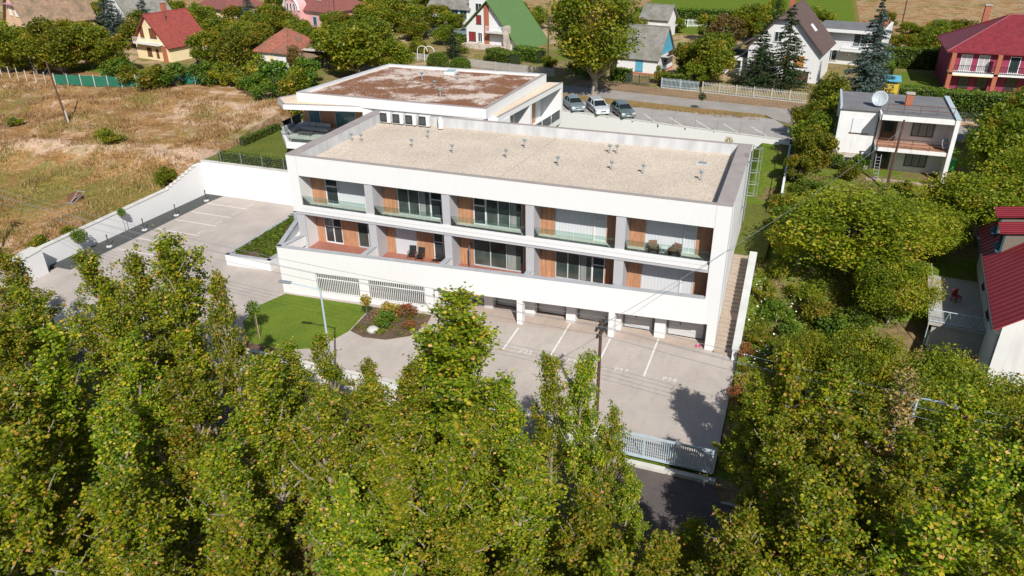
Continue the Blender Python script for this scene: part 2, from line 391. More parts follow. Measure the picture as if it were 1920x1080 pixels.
def np_mesh(name, V, F, rnd=None):
    """triangle mesh from arrays, one random number per face"""
    me = bpy.data.meshes.new(name); V = np.asarray(V, np.float32); F = np.asarray(F, np.int32)
    me.vertices.add(len(V)); me.vertices.foreach_set('co', V.ravel())
    me.loops.add(F.size); me.loops.foreach_set('vertex_index', F.ravel())
    me.polygons.add(len(F)); me.polygons.foreach_set('loop_start', np.arange(0, F.size, F.shape[1], dtype=np.int32))
    me.update(calc_edges=True)
    if rnd is not None:
        a = me.attributes.new('rnd', 'FLOAT', 'FACE'); a.data.foreach_set('value', np.asarray(rnd, np.float32))
    return me
def leaf_arrays(P, size, rng, up=.45, aspect=.8, hang=0.0):
    """one folded leaf (two triangles) at each point"""
    n = len(P); nr = rng.normal(size=(n, 3)); nr[:, 2] = np.abs(nr[:, 2]) * (1 + up) + up
    nr /= np.linalg.norm(nr, axis=1)[:, None]
    t = rng.normal(size=(n, 3)); t[:, 2] -= hang; t -= nr * (t * nr).sum(1)[:, None]; t /= np.linalg.norm(t, axis=1)[:, None] + 1e-9
    b = np.cross(nr, t); L = size * rng.uniform(.65, 1.3, n)[:, None]; w = L * aspect * .5
    V = np.stack([P - t * L * .5, P + b * w + nr * L * .12 - t * L * .08, P + t * L * .5 - nr * L * .08, P - b * w + nr * L * .12 - t * L * .08], 1).reshape(-1, 3)
    i = np.arange(n) * 4
    F = np.stack([i, i + 2, i + 1, i, i + 3, i + 2], 1).reshape(-1, 3)
    return V, F
def leaf_mesh(name, P, size, rng, rnd=None, **k):
    V, F = leaf_arrays(np.asarray(P, float), size, rng, **k)
    rnd = rng.uniform(0, 1, len(P)) if rnd is None else rnd
    return np_mesh(name, V, F, np.repeat(rnd, 2))
def leaf_obj(name, P, size, mat, rng, parent=None, rnd=None, **k):
    me = leaf_mesh(name, P, size, rng, rnd, **k); me.materials.append(mat); return link(name, me, parent)

# ------------------------------------------------------------------ land
T_SL = 0.0744                                     # the terrace front runs at a slight angle to the upper front
def terr_y(x): return T_SL * x
def left_land(y): return np.interp(y, [-60, -14, -8, 4, 10, 14, 25, 35], [-.35, -.2, .9, 1.5, 2.2, 3.3, 5, 5.9])
def right_land(y): return np.interp(y, [-60, -14, -3, 2, 8, 20, 28, 38, 44], [-.35, -.3, .2, 1.2, 3.4, 4.0, 5.2, 5.7, 5.9])
def rear_line(x): return 34.9 - .165 * (x - 2.7)
def shift_x(y): return -(14.5 - max(-13.5, min(14.5, y))) * .0474
def land(x, y):
    if x < -58.12 + shift_x(y):
        z = float(left_land(y))
        if y > -8 and y < 34 and x < -60:
            w = min(1, (-60 - x) / 3) * min(1, (34 - y) / 4)
            z += w * (.55 * noise.noise((x * .11, y * .13, 1.3)) + .30 * noise.noise((x * .35, y * .4, 7.1)) + .12 * noise.noise((x * .9, y * .9, 3.1)))
            z += w * .9 * math.exp(-((y - 14 - .12 * (x + 75)) / 3.0) ** 2) * (.6 + .6 * noise.noise((x * .15, 4.2, 0)))
        return z
    if x > 1.75: return float(right_land(y))
    if y < -13.6: return -.35
    if y < 14.67: return -.3
    if y < rear_line(x) + 1.6: return 3.8 if x < 0 or y < 20 else float(right_land(y)) - .15
    return 5.85 if y < 52 else 5.9
def ground_z(x, y):
    if -58.0 <= x <= 1.75:
        return 0.0 if y < 14.5 else (3.9 if y < rear_line(x) else 5.95)
    return land(x, y)
xs = sorted(set(list(np.arange(-140, -60.5, 1.0)) + list(np.arange(-55.5, 60, 1.5)) + [-58.2, -58.05, 1.70, 1.80]
                + [-600, -450, -330, -260, -210, -180, -160] + [66, 76, 90, 110, 140, 180, 240, 320, 450, 600]))
ys = sorted(set(list(np.arange(-40, 42, 1.0)) + list(np.arange(42, 130, 3.0)) + [-13.65, -13.55, 14.62, 14.72]
                + [-220, -140, -90, -60] + [140, 160, 190, 230, 300, 400, 600, 900]))
GV = [(lambda X: (X, y, land(X, y)))(x + shift_x(y) if x in (-58.2, -58.05) else x) for y in ys for x in xs]
nx_ = len(xs)
GF = [(j * nx_ + i, j * nx_ + i + 1, (j + 1) * nx_ + i + 1, (j + 1) * nx_ + i) for j in range(len(ys) - 1) for i in range(nx_ - 1)]
gme = bpy.data.meshes.new('ground'); gme.from_pydata(GV, [], GF); gme.update()
# what grows where: r = dry straw, g = green turf, b = bare earth, the rest garden soil
ca = gme.color_attributes.new('cover', 'FLOAT_COLOR', 'POINT')
def cover(x, y):
    if x < -57 and y < 40:
        g = math.exp(-((y - 6.5) / 5) ** 2) * (.26 if x > -78 else .16) + .05 * noise.noise((x * .1, y * .1, 4))
        e = math.exp(-((y - 14.5 - .12 * (x + 75)) / 2.6) ** 2) * .34 + (.22 if x > -74 and y > 23 else 0) + (.16 if y < -1 else 0)
        return (1, g, e)
    if y < -13: return (.1, .25, .28)
    if y > 100 and -34 < x < 12: return (0, 1, 0)
    if y > 100: return (.8, .1, .2)
    if y > 42:
        n = noise.noise((x * .05, y * .05, 2)); return (.35 + .3 * n, .25 - .3 * n, .35)
    if x > 1: return (.15, .35, .3)
    return (.1, .5, .1)
buf = []
for x, y, z in GV: buf += [*cover(x, y), 1]
ca.data.foreach_set('color', buf)
m, N, L, b = newmat('land_cover')
v = coords(N, L, 1)
at = N.new("ShaderNodeAttribute"); at.attribute_name = 'cover'; sp = N.new("ShaderNodeSeparateColor"); L.new(at.outputs['Color'], sp.inputs[0])
nf = noise_tex(N, L, v, 3.0, 8, .7); nm = noise_tex(N, L, v, .35, 7, .65); nb = noise_tex(N, L, v, .13, 6, .6)
straw = ramp(N, L, nf, [(.25, (.11, .06, .025)), (.42, (.23, .13, .055)), (.58, (.36, .22, .10)), (.8, (.50, .34, .18))])
earth = ramp(N, L, nf, [(.25, (.30, .19, .12)), (.5, (.47, .33, .23)), (.75, (.62, .48, .37))])
weed = ramp(N, L, nf, [(.3, (.09, .085, .018)), (.6, (.19, .165, .04)), (.8, (.33, .26, .09))])
field = mixc(N, L, ramp(N, L, nm, [(.50, gray(0)), (.62, gray(.9))]), straw, earth)
rust_ = ramp(N, L, nf, [(.3, (.10, .055, .02)), (.7, (.30, .16, .06))])
n4 = noise_tex(N, L, coords(N, L, 1, vec=(.5, 1.2, 1)), .5, 6, .65)
field = mixc(N, L, ramp(N, L, n4, [(.46, gray(0)), (.60, gray(.85))]), field, rust_)
field = mixc(N, L, ramp(N, L, nb, [(.52, gray(0)), (.63, gray(.85))]), field, weed)
garden = ramp(N, L, nf, [(.25, (.085, .06, .03)), (.5, (.17, .12, .06)), (.75, (.26, .19, .10))])
turf = ramp(N, L, nf, [(.25, (.06, .10, .01)), (.55, (.11, .16, .018)), (.8, (.17, .19, .03))])
bare = ramp(N, L, nf, [(.3, (.28, .19, .12)), (.7, (.42, .31, .22))])
def by(mask, a, c):
    ad = N.new("ShaderNodeMath"); ad.operation = 'ADD'; L.new(mask, ad.inputs[0]); L.new(nm, ad.inputs[1])
    return mixc(N, L, ramp(N, L, ad.outputs[0], [(.74, gray(0)), (.86, gray(1))]), a, c)
cc = by(sp.outputs[2], garden, bare); cc = by(sp.outputs[1], cc, turf)
def nudge(mask, src, lo, hi, a, c):
    ad = N.new("ShaderNodeMath"); ad.operation = 'ADD'; L.new(mask, ad.inputs[0]); L.new(src, ad.inputs[1])
    return mixc(N, L, ramp(N, L, ad.outputs[0], [(lo, gray(0)), (hi, gray(.9))]), a, c)
field = nudge(sp.outputs[2], nm, .66, .80, field, earth); field = nudge(sp.outputs[1], nm, .60, .74, field, weed)
cc = by(sp.outputs[0], cc, field)
L.new(cc, b.inputs['Base Color']); b.inputs['Roughness'].default_value = .95; b.inputs['Specular IOR Level'].default_value = .05
bumpy(N, L, b, nf, 1.0, .12)
gme.materials.append(m)
tag(link('ground', gme), kind='structure')

def struct(name, mb, mat, label=None):
    return tag(mb.build(name, mat), label, kind='structure')
# paving: forecourt, side path and the lower parking court are one level surface
fore = struct('forecourt', MB().sheet([(-57.9, -13.3), (1.72, -13.3), (1.72, 1.5), (-21.7, 1.5), (-21.7, -1.5), (-35.0, -2.55), (-36.2, .1), (-38.7, 4.1), (-38.7, 14.5), (-57.9, 14.5)], 0.0), PAVING)
struct('garage_apron', MB().prism([(-21.6, terr_y(-21.6) - .05), (-.02, -.05), (-.02, 1.5), (-21.6, 1.5)], -.1, .004), PAVING_WARM)
def mark(name, parent, x0, y0, x1, y1, w, z):
    d = math.hypot(x1 - x0, y1 - y0); nx, ny = -(y1 - y0) / d * w / 2, (x1 - x0) / d * w / 2
    return MB().prism([(x0 - nx, y0 - ny), (x1 - nx, y1 - ny), (x1 + nx, y1 + ny), (x0 + nx, y0 + ny)], z, z + .004).build(name, PAINT, parent)
for xx, ya in ((-18.05, -.4), (-14.55, -1.6), (-11.0, .4), (-7.5, -.8), (-4.1, .35)): mark('parking_line', fore, xx, ya, xx, -4.9, .13, .006)
for yy in (12.05, 9.5, 7.15, 4.6, 2.1, -.5): mark('parking_line', fore, -55.75, yy, -50.6, yy, .12, .004)
def text(name, body, size, loc, rz, mat, parent, rx=0):
    c = bpy.data.curves.new(name, 'FONT'); c.body = body; c.size = size; c.extrude = .002; c.align_x = 'CENTER'; c.align_y = 'CENTER'; c.space_character = 1.15
    o = bpy.data.objects.new(name, c); col.objects.link(o)
    dg = bpy.context.evaluated_depsgraph_get(); me = bpy.data.meshes.new_from_object(o.evaluated_get(dg))
    bpy.data.objects.remove(o); me.materials.clear(); me.materials.append(mat)
    q = link(name, me, parent); q.location = loc; q.rotation_euler = (rx, 0, rz); return q
for i, xx in enumerate((-12.85, -9.2, -5.75, -2.35)): text('space_number', 'P%d' % (25 + i), .6, (xx, -4.7, .009), 0, PAINT, fore)
for i, yy in enumerate((13.35, 10.8, 8.2, 5.6)): text('space_number', 'P%d' % (24 - i), .55, (-50.9, yy - .2, .009), R(90), PAINT, fore)
struct('gravel_strip', MB().prism([(-58.05, 14.4), (-55.6, 14.4), (-55.9, 12.4), (-56.3, -5.5), (-58.9, -5.5)], -.2, .012), GRAVEL_DARK)
struct('lawn', MB().prism([(-35.0, -2.9), (-26.9, -2.45), (-26.9, -4.2), (-26.7, -6.45), (-27.6, -9.3), (-29.5, -10.3), (-33.0, -10.4), (-35.4, -8.0), (-35.8, -5.2)], -.2, .03),
       M('front_turf', (.115, .165, .012), (.085, .13, .009), .5, .95, .8, 25, fine=(9, .18)))
turf2 = M('rear_turf', (.12, .13, .018), (.085, .105, .014), .35, .95, .8, 25, fine=(9, .25))
struct('lawn', MB().prism([(-57.7, 14.7), (-41, 14.7), (-41, 28.5), (-57.7, 28.5)], 3.5, 3.9), turf2)
struct('lawn', MB().prism([(0.0, 8.9), (2.4, 8.9), (2.9, 20), (3.0, 34.6), (-24.0, 38.6), (-24.0, 14.5), (0.0, 14.5)], 3.5, 3.95), turf2)
struct('soil_border', MB().prism([(-35.6, -10.6), (-33.1, -10.45), (-29.4, -10.35), (-28.2, -11.1), (-21.0, -12.0), (-14.0, -12.4), (-6.0, -12.8), (-6.0, -13.1), (-36, -13.1)], -.2, .035), SOIL)
struct('flower_bed', MB().prism([(-26.85, -2.5), (-26.75, -4.2), (-26.6, -6.35), (-25.2, -6.85), (-23.4, -6.6), (-21.9, -5.5), (-21.5, -3.4), (-21.75, -2.1)], -.2, .05), SOIL)
struct('street', MB().prism([(-300, -15.3), (200, -15.3), (200, -19.3), (-300, -19.3)], -.6, -.30), ASPHALT)
struct('kerb', MB().box(-300, -15.32, -.6, -5.2, -15.15, -.22), CONC)
struct('kerb', MB().box(2.4, -15.32, -.6, 200, -15.15, -.22), CONC)
struct('driveway', MB().prism([(-5.2, -15.35), (2.4, -15.35), (1.9, -13.9), (-4.3, -13.9)], -.6, -.285), ASPHALT)
struct('kerb', MB().box(-4.2, -13.95, -.6, 1.9, -13.6, -.06), CONC_PALE)
# the upper parking lot and the street behind it
lot = struct('upper_parking_lot', MB().prism([(-30, rear_line(-30) + .2), (2.7, rear_line(2.7) + .2), (3.6, 38), (.6, 43.4), (-1.2, 43.9), (-9, 43.5), (-16, 44.0), (-26, 45.0), (-30, 45.3)], 5.6, 5.96), LOTGREY)
struct('verge', MB().prism([(-34, 46.2), (-26, 45.1), (-16, 44.1), (-9, 43.6), (-1.4, 44.0), (-.6, 44.5), (-1.2, 45.0), (-9, 45.7), (-25, 47.6), (-34, 48.6)], 5.6, 6.04),
       M('verge_cover', (.26, .155, .07), (.17, .14, .035), .35, .95, .9, 14, fine=(5, .35)))
struct('street', MB().prism([(-140, 62.4), (-27, 47.8), (-9, 45.8), (-.5, 45.2), (0.6, 43.4), (3.6, 41.6), (4.6, 37), (9, 37.5), (12, 41.5), (60, 37), (60, 43.5), (14, 47.4), (4.2, 48.6), (-9.7, 50.2), (-26.8, 52.6), (-140, 66.5)], 5.6, 5.952), ASPHALT_OLD)
struct('pavement', MB().prism([(-27, 52.9), (-9.7, 50.5), (4.2, 48.9), (4.2, 52.2), (-9, 54.2), (-27, 57.0)], 5.6, 5.965),
       M('verge_path', (.25, .165, .095), (.19, .13, .075), .4, .95, .6, 12, fine=(5, .3)))
for i, (ax, ay, bx, by_) in enumerate(((-23.9, 42.9, -21.2, 38.9), (-20.6, 42.3, -17.9, 38.2), (-17.4, 41.8, -14.7, 37.6), (-14.2, 41.2, -11.5, 36.9), (-11.0, 40.5, -8.4, 36.5), (-8.0, 40.3, -5.2, 36.1), (-4.7, 39.7, -2.7, 36.4), (-1.6, 39.4, .3, 36.3))):
    mark('parking_line', lot, ax, ay, bx, by_, .13, 5.962)

# ------------------------------------------------------------------ the white apartment building
apt = thing('apartment_building', 'long white three-storey apartment building with flat gravel roof and five balconies', 'building', (0, 0, 0))
XL, XR, DEP, HT, DECKZ = -35.1, 0.0, 14.4, 11.27, 10.4
ZB, ZS, ZBM, ZT, ZG = 6.405, 7.04, 9.59, 4.2, 2.12
FL1, FL2, YB = 3.12, 6.72, 1.65
PIL = [(-28.1, -27.4), (-21.35, -20.7), (-14.55, -13.9), (-7.75, -7.05)]
BAYS = list(zip([-34.15] + [p[1] for p in PIL], [p[0] for p in PIL] + [-1.02]))
mb = MB().box(-1.02, 0, ZG, 0, 1.3, HT).box(-1.02, 1.3, ZG, -.1, 1.8, HT).box(-1.02, 1.8, ZG, 0, DEP, HT).box(-.68, 0, -.2, 0, DEP, ZG)
mb.build('side_wall', WHITE, apt)
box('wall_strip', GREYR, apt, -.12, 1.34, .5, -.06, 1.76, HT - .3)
mb = MB().box(XL, 0, ZB, -34.15, DEP, HT).box(-35.0, .2, -.2, -34.2, DEP, ZB)
mb.build('side_wall', WHITE, apt)
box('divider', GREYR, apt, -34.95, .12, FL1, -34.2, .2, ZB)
MB().box(-34.15, 0, ZBM, -1.02, .3, HT).box(-34.15, .3, ZBM + .02, -1.02, YB + .3, DECKZ - .02).build('roof_beam', WHITE, apt)
MB().box(-34.15, DEP - .3, 3, -1.02, DEP, HT).build('rear_wall', WHITE, apt)
box('roof_gravel', ROOFGRAVEL, apt, -34.15, .3, DECKZ - .1, -1.02, DEP - .3, DECKZ)
cp = MB().box(XL - .04, -.03, HT, -34.12, DEP + .04, HT + .035).box(-1.05, -.03, HT, .04, DEP + .04, HT + .035)
cp.box(-34.12, -.03, HT, -1.05, .32, HT + .035).box(-34.12, DEP - .33, HT, -1.05, DEP + .04, HT + .035)
cp.build('parapet_coping', COPING, apt)
fl = MB().box(-34.15, .3, DECKZ, -34.12, DEP - .3, HT - .003).box(-1.05, .3, DECKZ, -1.02, DEP - .3, HT - .003)
fl.box(-34.12, DEP - .33, DECKZ, -1.05, DEP - .3, HT - .003).box(-34.12, .3, DECKZ, -1.05, .33, HT - .003)
fl.build('parapet_flashing', FLASH, apt)
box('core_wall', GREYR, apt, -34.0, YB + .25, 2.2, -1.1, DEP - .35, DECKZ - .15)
for xj in (-34.17, -1.0): box('facade_joint', GREYR, apt, xj - .012, -.004, ZBM, xj + .012, 0.002, HT - .01)
# roof fittings
VENTS = [(-33.48, 7.38), (-32.56, 7.47), (-27.59, 7.48), (-27.43, 10.32), (-23.6, 7.11), (-18.83, 7.32), (-18.34, 10.44), (-14.23, 6.88), (-11.09, 11.22), (-10.5, 11.34), (-9.91, 7.14), (-7.41, 7.08), (-3.0, 6.97)]
vp_me = MB().lathe([(.13, 0), (.13, .04), (.06, .06), (.055, .62)], 10).mesh('vent_pipe'); vp_me.materials.append(METAL)
vc_me = MB().lathe([(.06, .58), (.2, .70), (.22, .76), (.15, .80), (.02, .82)], 12).mesh('vent_cap'); vc_me.materials.append(M('vent_cap_paint', (.22, .27, .29), rough=.5))
for x, y in VENTS:
    a = link('vent_pipe', vp_me, apt); a.location = (x, y, DECKZ); a.scale = (.8, .8, .92); link('vent_cap', vc_me, a)
hat = box('roof_drain', CONC_PALE, apt, -3.95, 10.6, DECKZ, -2.9, 11.4, DECKZ + .05); box('grate', METAL, hat, -3.75, 10.75, DECKZ + .05, -3.1, 11.25, DECKZ + .09)
for pts in (((-17.6, 2.2), (-16.5, 13.8)), ((-1.55, 1.2), (-1.55, 13.9))):
    mb = MB(); (ax, ay), (bx, by_) = pts; n = 15
    mb.tube((ax, ay, DECKZ + .09), (bx, by_, DECKZ + .09), .006, n=4)
    for i in range(n):
        t = (i + .5) / n; mb.box(ax + (bx - ax) * t - .045, ay + (by_ - ay) * t - .045, DECKZ, ax + (bx - ax) * t + .045, ay + (by_ - ay) * t + .045, DECKZ + .07)
    mb.build('lightning_conductor', CONC, apt)
# balcony slab and fascia
MB().box(-34.15, .12, ZB, -1.02, YB, FL2).build('balcony_floor', CONC_PALE, apt)
MB().box(-34.15, -.03, 6.74, -1.2, .12, ZS).box(-34.15, -.001, ZB, -1.2, .12, 6.74).build('balcony_fascia', WHITE, apt)
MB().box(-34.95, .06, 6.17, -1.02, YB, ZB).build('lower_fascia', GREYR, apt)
# glass railings: four panes to a bay
for bx0, bx1 in BAYS:
    n = 4; w = (bx1 - bx0 - .1) / n
    for k in range(n):
        g = MB().box(bx0 + .05 + k * w + .015, .03, ZS + .02, bx0 + .05 + (k + 1) * w - .015, .045, ZS + .82).build('glass_pane', GLASS, apt)
    box('glass_rail_shoe', METAL, apt, bx0 + .02, .01, ZS, bx1 - .02, .07, ZS + .03)
# dividers between the bays, their sunless side clad in boards
for x0, x1 in PIL:
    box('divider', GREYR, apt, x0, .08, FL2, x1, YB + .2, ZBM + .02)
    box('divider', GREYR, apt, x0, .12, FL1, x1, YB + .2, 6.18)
for bx0, bx1 in BAYS:
    box('cladding_board', TIMBER, apt, bx1 - .04, .25, FL2, bx1, YB, ZBM); box('cladding_board', TIMBER, apt, bx1 - .04, .25, FL1, bx1, YB, 6.17)
# what fills each bay: (kind, share of the width)
UP = [[('wood', .22), ('win', .20), ('shutter', .49), ('wood', .09)],
      [('wood', .22), ('slide3', .49), ('win', .17), ('wood', .12)],
      [('wood', .21), ('win', .17), ('slide3', .49), ('wood', .13)],
      [('wood', .19), ('shutter', .49), ('wins', .16), ('wood', .16)],
      [('wood', .19), ('shutter', .46), ('wins', .15), ('wood', .20)]]
LO = [[('wood', .12), ('cross', .29), ('wood', .25), ('door', .34)],
      [('wood', .13), ('grey', .34), ('wood', .25), ('cross', .28)],
      [('wood', .19), ('slide3', .70), ('wood', .11)],
      [('wood', .20), ('slide3', .48), ('win', .16), ('wood', .16)],
      [('wood', .18), ('shutter', .48), ('wins', .16), ('wood', .18)]]
def opening(kind, x0, x1, z0, z1):
    y = YB; w = x1 - x0
    if kind == 'wood':
        return MB().box(x0, y - .06, z0, x1, y + .2, z1).build('timber_panel', TIMBER, apt)
    name = {'shutter': 'roller_shutter', 'grey': 'roller_shutter'}.get(kind, 'window' if kind in ('win', 'wins', 'cross') else 'sliding_door')
    if name == 'roller_shutter':
        s = MB().box(x0 + .05, y + .03, z0, x1 - .05, y + .12, z1).build('roller_shutter', SHUTTER if kind == 'shutter' else SHUTTER_GREY, apt)
        box('guide_rail', GREY_FRAME, s, x0, y - .02, z0, x0 + .05, y + .14, z1); box('guide_rail', GREY_FRAME, s, x1 - .05, y - .02, z0, x1, y + .14, z1); return s
    f = MB().box(x0, y - .03, z0, x0 + .07, y + .12, z1).box(x1 - .07, y - .03, z0, x1, y + .12, z1).box(x0 + .07, y - .03, z0, x1 - .07, y + .12, z0 + .09).box(x0 + .07, y - .03, z1 - .08, x1 - .07, y + .12, z1)
    cells = []
    if kind in ('win', 'wins'):
        zm = z0 + 1.55; f.box(x0 + .07, y - .02, zm, x1 - .07, y + .10, zm + .08); cells = [(x0 + .07, x1 - .07, z0 + .09, zm), (x0 + .07, x1 - .07, zm + .08, z1 - .08)]
    elif kind == 'cross':
        zm = z0 + 1.5; xm = (x0 + x1) / 2
        f.box(x0 + .07, y - .02, zm, xm - .04, y + .10, zm + .07).box(xm + .04, y - .02, zm, x1 - .07, y + .10, zm + .07).box(xm - .04, y - .02, z0 + .09, xm + .04, y + .10, z1 - .08)
        cells = [(a, c, d, e) for a, c in ((x0 + .07, xm - .04), (xm + .04, x1 - .07)) for d, e in ((z0 + .09, zm), (zm + .07, z1 - .08))]
    else:
        n = 3 if kind == 'slide3' else 2
        for k in range(n):
            a, c = x0 + .07 + (w - .14) * k / n, x0 + .07 + (w - .14) * (k + 1) / n
            if k: f.box(a - .04, y - .02, z0 + .09, a + .04, y + .10, z1 - .08)
            cells.append((a + (.04 if k else 0), c - (.04 if k < n - 1 else 0), z0 + .09, z1 - .08))
    fr = f.build(name, WHITE_PLASTIC if kind in ('win', 'wins', 'cross') else GREY_FRAME, apt)
    for i, (a, c, d, e) in enumerate(cells):
        MB().box(a, y + .03, d, c, y + .05, e).build('pane', SHUTTER if kind == 'wins' else (PANE_REFLECT if name == 'sliding_door' else PANE), fr)
    if kind == 'slide3':
        a, c, d, e = cells[-1]; MB().box(a + .05, y + .022, d + .05, a + (c - a) * .55, y + .029, e - .03).build('curtain', CURTAIN, fr)
    return fr
for (bx0, bx1), up_, lo_ in zip(BAYS, UP, LO):
    for cells, z0, z1 in ((up_, FL2, ZBM + .01), (lo_, FL1, 6.16)):
        x = bx0; wd = bx1 - .04 - bx0
        for kind, sh in cells:
            opening(kind, x, x + sh * wd, z0, z1); x += sh * wd
# terrace storey: slab, red deck, front wall at its own angle
TA = math.atan(T_SL); TM = Matrix.Rotation(TA, 4, 'Z')          # local: s along the wall from the right end leftwards = -x
XT = -35.35
block = [(-1.02, terr_y(-1.02) + .35), (XT + .3, terr_y(XT) + .42), (-36.2, .1), (-37.0, 2.6), (-37.9, 4.1), (-37.9, 14.3), (-1.02, 14.3)]
MB().prism([(-1.02, terr_y(-1.02) + .3), (-34.95, terr_y(-34.9) + .3), (-34.95, 1.9), (-1.02, 1.9)], ZG, FL1 - .02).build('terrace_slab', WHITE, apt)
MB().prism([(-1.02, terr_y(-1.02) + .32), (-34.3, terr_y(-34.3) + .32), (-34.3, YB - .06), (-1.02, YB - .06)], FL1 - .015, FL1).build('terrace_deck', DECK, apt)
LW = -XT / math.cos(TA)
GX = 21.75 / math.cos(TA)
def trun(mb, s0, s1, t0, t1, z0, z1): return mb.box(-s1, t0, z0, -s0, t1, z1)
g0, g1, gm0, gm1 = 22.45 / math.cos(TA), 32.1 / math.cos(TA), 27.4 / math.cos(TA), 28.2 / math.cos(TA)
tw = MB()
trun(tw, 1.0, LW, 0, .3, 2.2, ZT); trun(tw, 1.0, g0, 0, .3, ZG, 2.2) ; trun(tw, g1, LW, 0, .3, -.2, 2.2); trun(tw, GX, g0, 0, .3, -.2, ZG); trun(tw, g0, g1, 0, .3, -.2, .42)
tw.xf(TM).build('terrace_wall', WHITE, apt)
gr = MB(); trun(gr, g0, g1, .9, 1.0, 0, 2.25); gr.xf(TM).build('basement_wall', M('dim_basement_wall', (.20, .19, .18), (.10, .10, .10), .5, .9), apt)
gr = MB(); trun(gr, gm0, gm1, .12, .28, .42, 2.2); gr.xf(TM).build('grille_post', WHITE, apt)
bar = MB().box(-.022, .03, .44, .022, .075, 2.18).mesh('bar'); bar.materials.append(WHITE_METAL)
gf = MB(); trun(gf, g0, g1, .08, .11, 1.72, 1.79); trun(gf, g0, g1, .08, .11, .5, .56); grille = gf.xf(TM).build('window_grille', WHITE_METAL, apt)
nb_ = 58
for i in range(nb_):
    s = g0 + (g1 - g0) * (i + .5) / nb_
    o = link('bar', bar, grille); o.location = TM @ Vector((-s, 0, 0)); o.rotation_euler = (0, 0, TA)
cw = MB(); trun(cw, 1.02, LW + .03, -.04, .36, ZT, ZT + .05); cw.xf(TM).build('terrace_coping', COPING_GREY, apt)
for x0, x1 in PIL:
    xm = (x0 + x1) / 2; yt = terr_y(xm) + .34
    d = box('terrace_divider', WHITE, apt, xm - .18, yt, FL1, xm + .18, .12, ZT - .02); box('coping', COPING_GREY, d, xm - .23, yt + .02, ZT - .02, xm + .23, .11, ZT + .035)
# left wing of the terrace storey with its own parapet
MB().prism([(-35.0, -2.2), (XT, terr_y(XT)), (-36.3, 0), (-37.3, 2.8), (-38.6, 4.3), (-38.6, 14.3), (-35.02, 14.3), (-35.02, .3)], -.2, 3.3).build('side_wing', WHITE, apt)
run = [(XT, terr_y(XT) + .02), (-36.3, 0), (-37.3, 2.8), (-38.6, 4.3), (-38.6, 14.3)]
MB().wallrun(run[::-1], .35, 3.3, ZT).build('side_parapet', WHITE, apt)
MB().wallrun([(x - .03, y) for x, y in run[::-1]], .42, ZT, ZT + .05).build('terrace_coping', COPING_GREY, apt)
MB().prism([(-35.2, -2.15), (-34.85, -2.15), (-34.45, .12), (-34.8, .12)], 3.3, ZT).build('side_parapet', WHITE, apt)
MB().prism([(-35.25, -2.2), (-34.8, -2.2), (-34.4, .12), (-34.85, .12)], ZT + .002, ZT + .048).build('terrace_coping', COPING_GREY, apt)
# garages
for xr in (-.68, -7.78, -14.88):
    if xr < -1: box('pillar', WHITE, apt, xr, terr_y(xr) + .02, -.2, xr + .45, terr_y(xr) + .62, ZG)
RP = [(-22.2, -21.5), (-18.3, -17.55), (-14.8, -14.0), (-11.4, -10.65), (-7.8, -7.05), (-4.5, -3.7)]
for x0, x1 in RP[1:]: box('pillar', WHITE, apt, x0, .55, -.2, x1, 1.6, ZG)
box('garage_side_wall', WHITE, apt, -21.75, terr_y(-21.75) + .3, -.2, -21.45, 1.6, ZG)
box('garage_ceiling', WHITE, apt, -21.4, .4, ZG - .02, -.68, 1.6, ZG + .05)
edges = [p[1] for p in RP[1:]] + []
for x0, x1 in zip([p[1] for p in RP], [p[0] for p in RP[1:]] + [-.68]):
    f = MB().box(x0, 1.25, 0, x0 + .12, 1.45, 2.08).box(x1 - .32, 1.25, 0, x1, 1.45, 2.08).box(x0 + .12, 1.25, 1.92, x1 - .32, 1.45, 2.08)
    d = f.build('garage_door', M('garage_frame', (.16, .165, .165), rough=.6) if 'garage_frame' not in MATS else MATS['garage_frame'], apt)
    for k in range(5):
        MB().box(x0 + .12, 1.34, .05 + k * .375, x1 - .32, 1.40, .05 + (k + 1) * .375 - .018).build('door_panel', GARAGE, d)
    box('threshold', DARK, d, x0 + .12, 1.30, .005, x1 - .32, 1.42, .05); box('handle', BLACKPLASTIC, d, x0 + .95, 1.28, .95, x0 + 1.0, 1.34, 1.15)
# outside stair, ladder
st = thing('outdoor_stair', 'paved outdoor stair climbing beside the end wall of the white building', 'stairs')
n1, rise, go = 23, .17, .335; y = -.25; z = 0
for i in range(n1):
    z += rise; g = go if i != 8 else 1.2
    MB().box(.02, y, -.2, 1.32, y + g + .03, z - .05).build('step', CONC, st)
    MB().box(.015, y - .03, z - .05, 1.325, y + g, z).build('tread', TREAD, st); y += g
MB().box(.02, y, -.2, 1.32, 9.2, z - .02).build('landing', TREAD, st)
sw = thing('stair_wall', 'tall grey-topped retaining wall sloping down beside the outdoor stair', 'wall')
zt_ = lambda x_, y_: .95 + (y_ + .8) * .50
MB().prism([(1.33, -.8), (1.72, -.8), (1.72, 7.2), (1.33, 7.2)], -.3, zt_).build('wall', WHITE, sw)
MB().prism([(1.27, -.86), (1.82, -.86), (1.82, 7.26), (1.27, 7.26)], zt_, lambda a, c: zt_(a, c) + .06).build('coping', M('stair_coping', (.46, .47, .46), (.38, .39, .38), 1.0, .8), sw)
lad = MB(); LY = 10.6
for dy in (-.25, .25): lad.tube((.3, LY + dy, 6.2), (.3, LY + dy, HT + 1.1), .03)
la = lad.build('ladder', METAL, apt)
rung = MB().tube((.3, LY - .25, 0), (.3, LY + .25, 0), .018).mesh('rung'); rung.materials.append(METAL)
for i in range(16): o = link('rung', rung, la); o.location = (0, 0, 6.4 + i * .33)
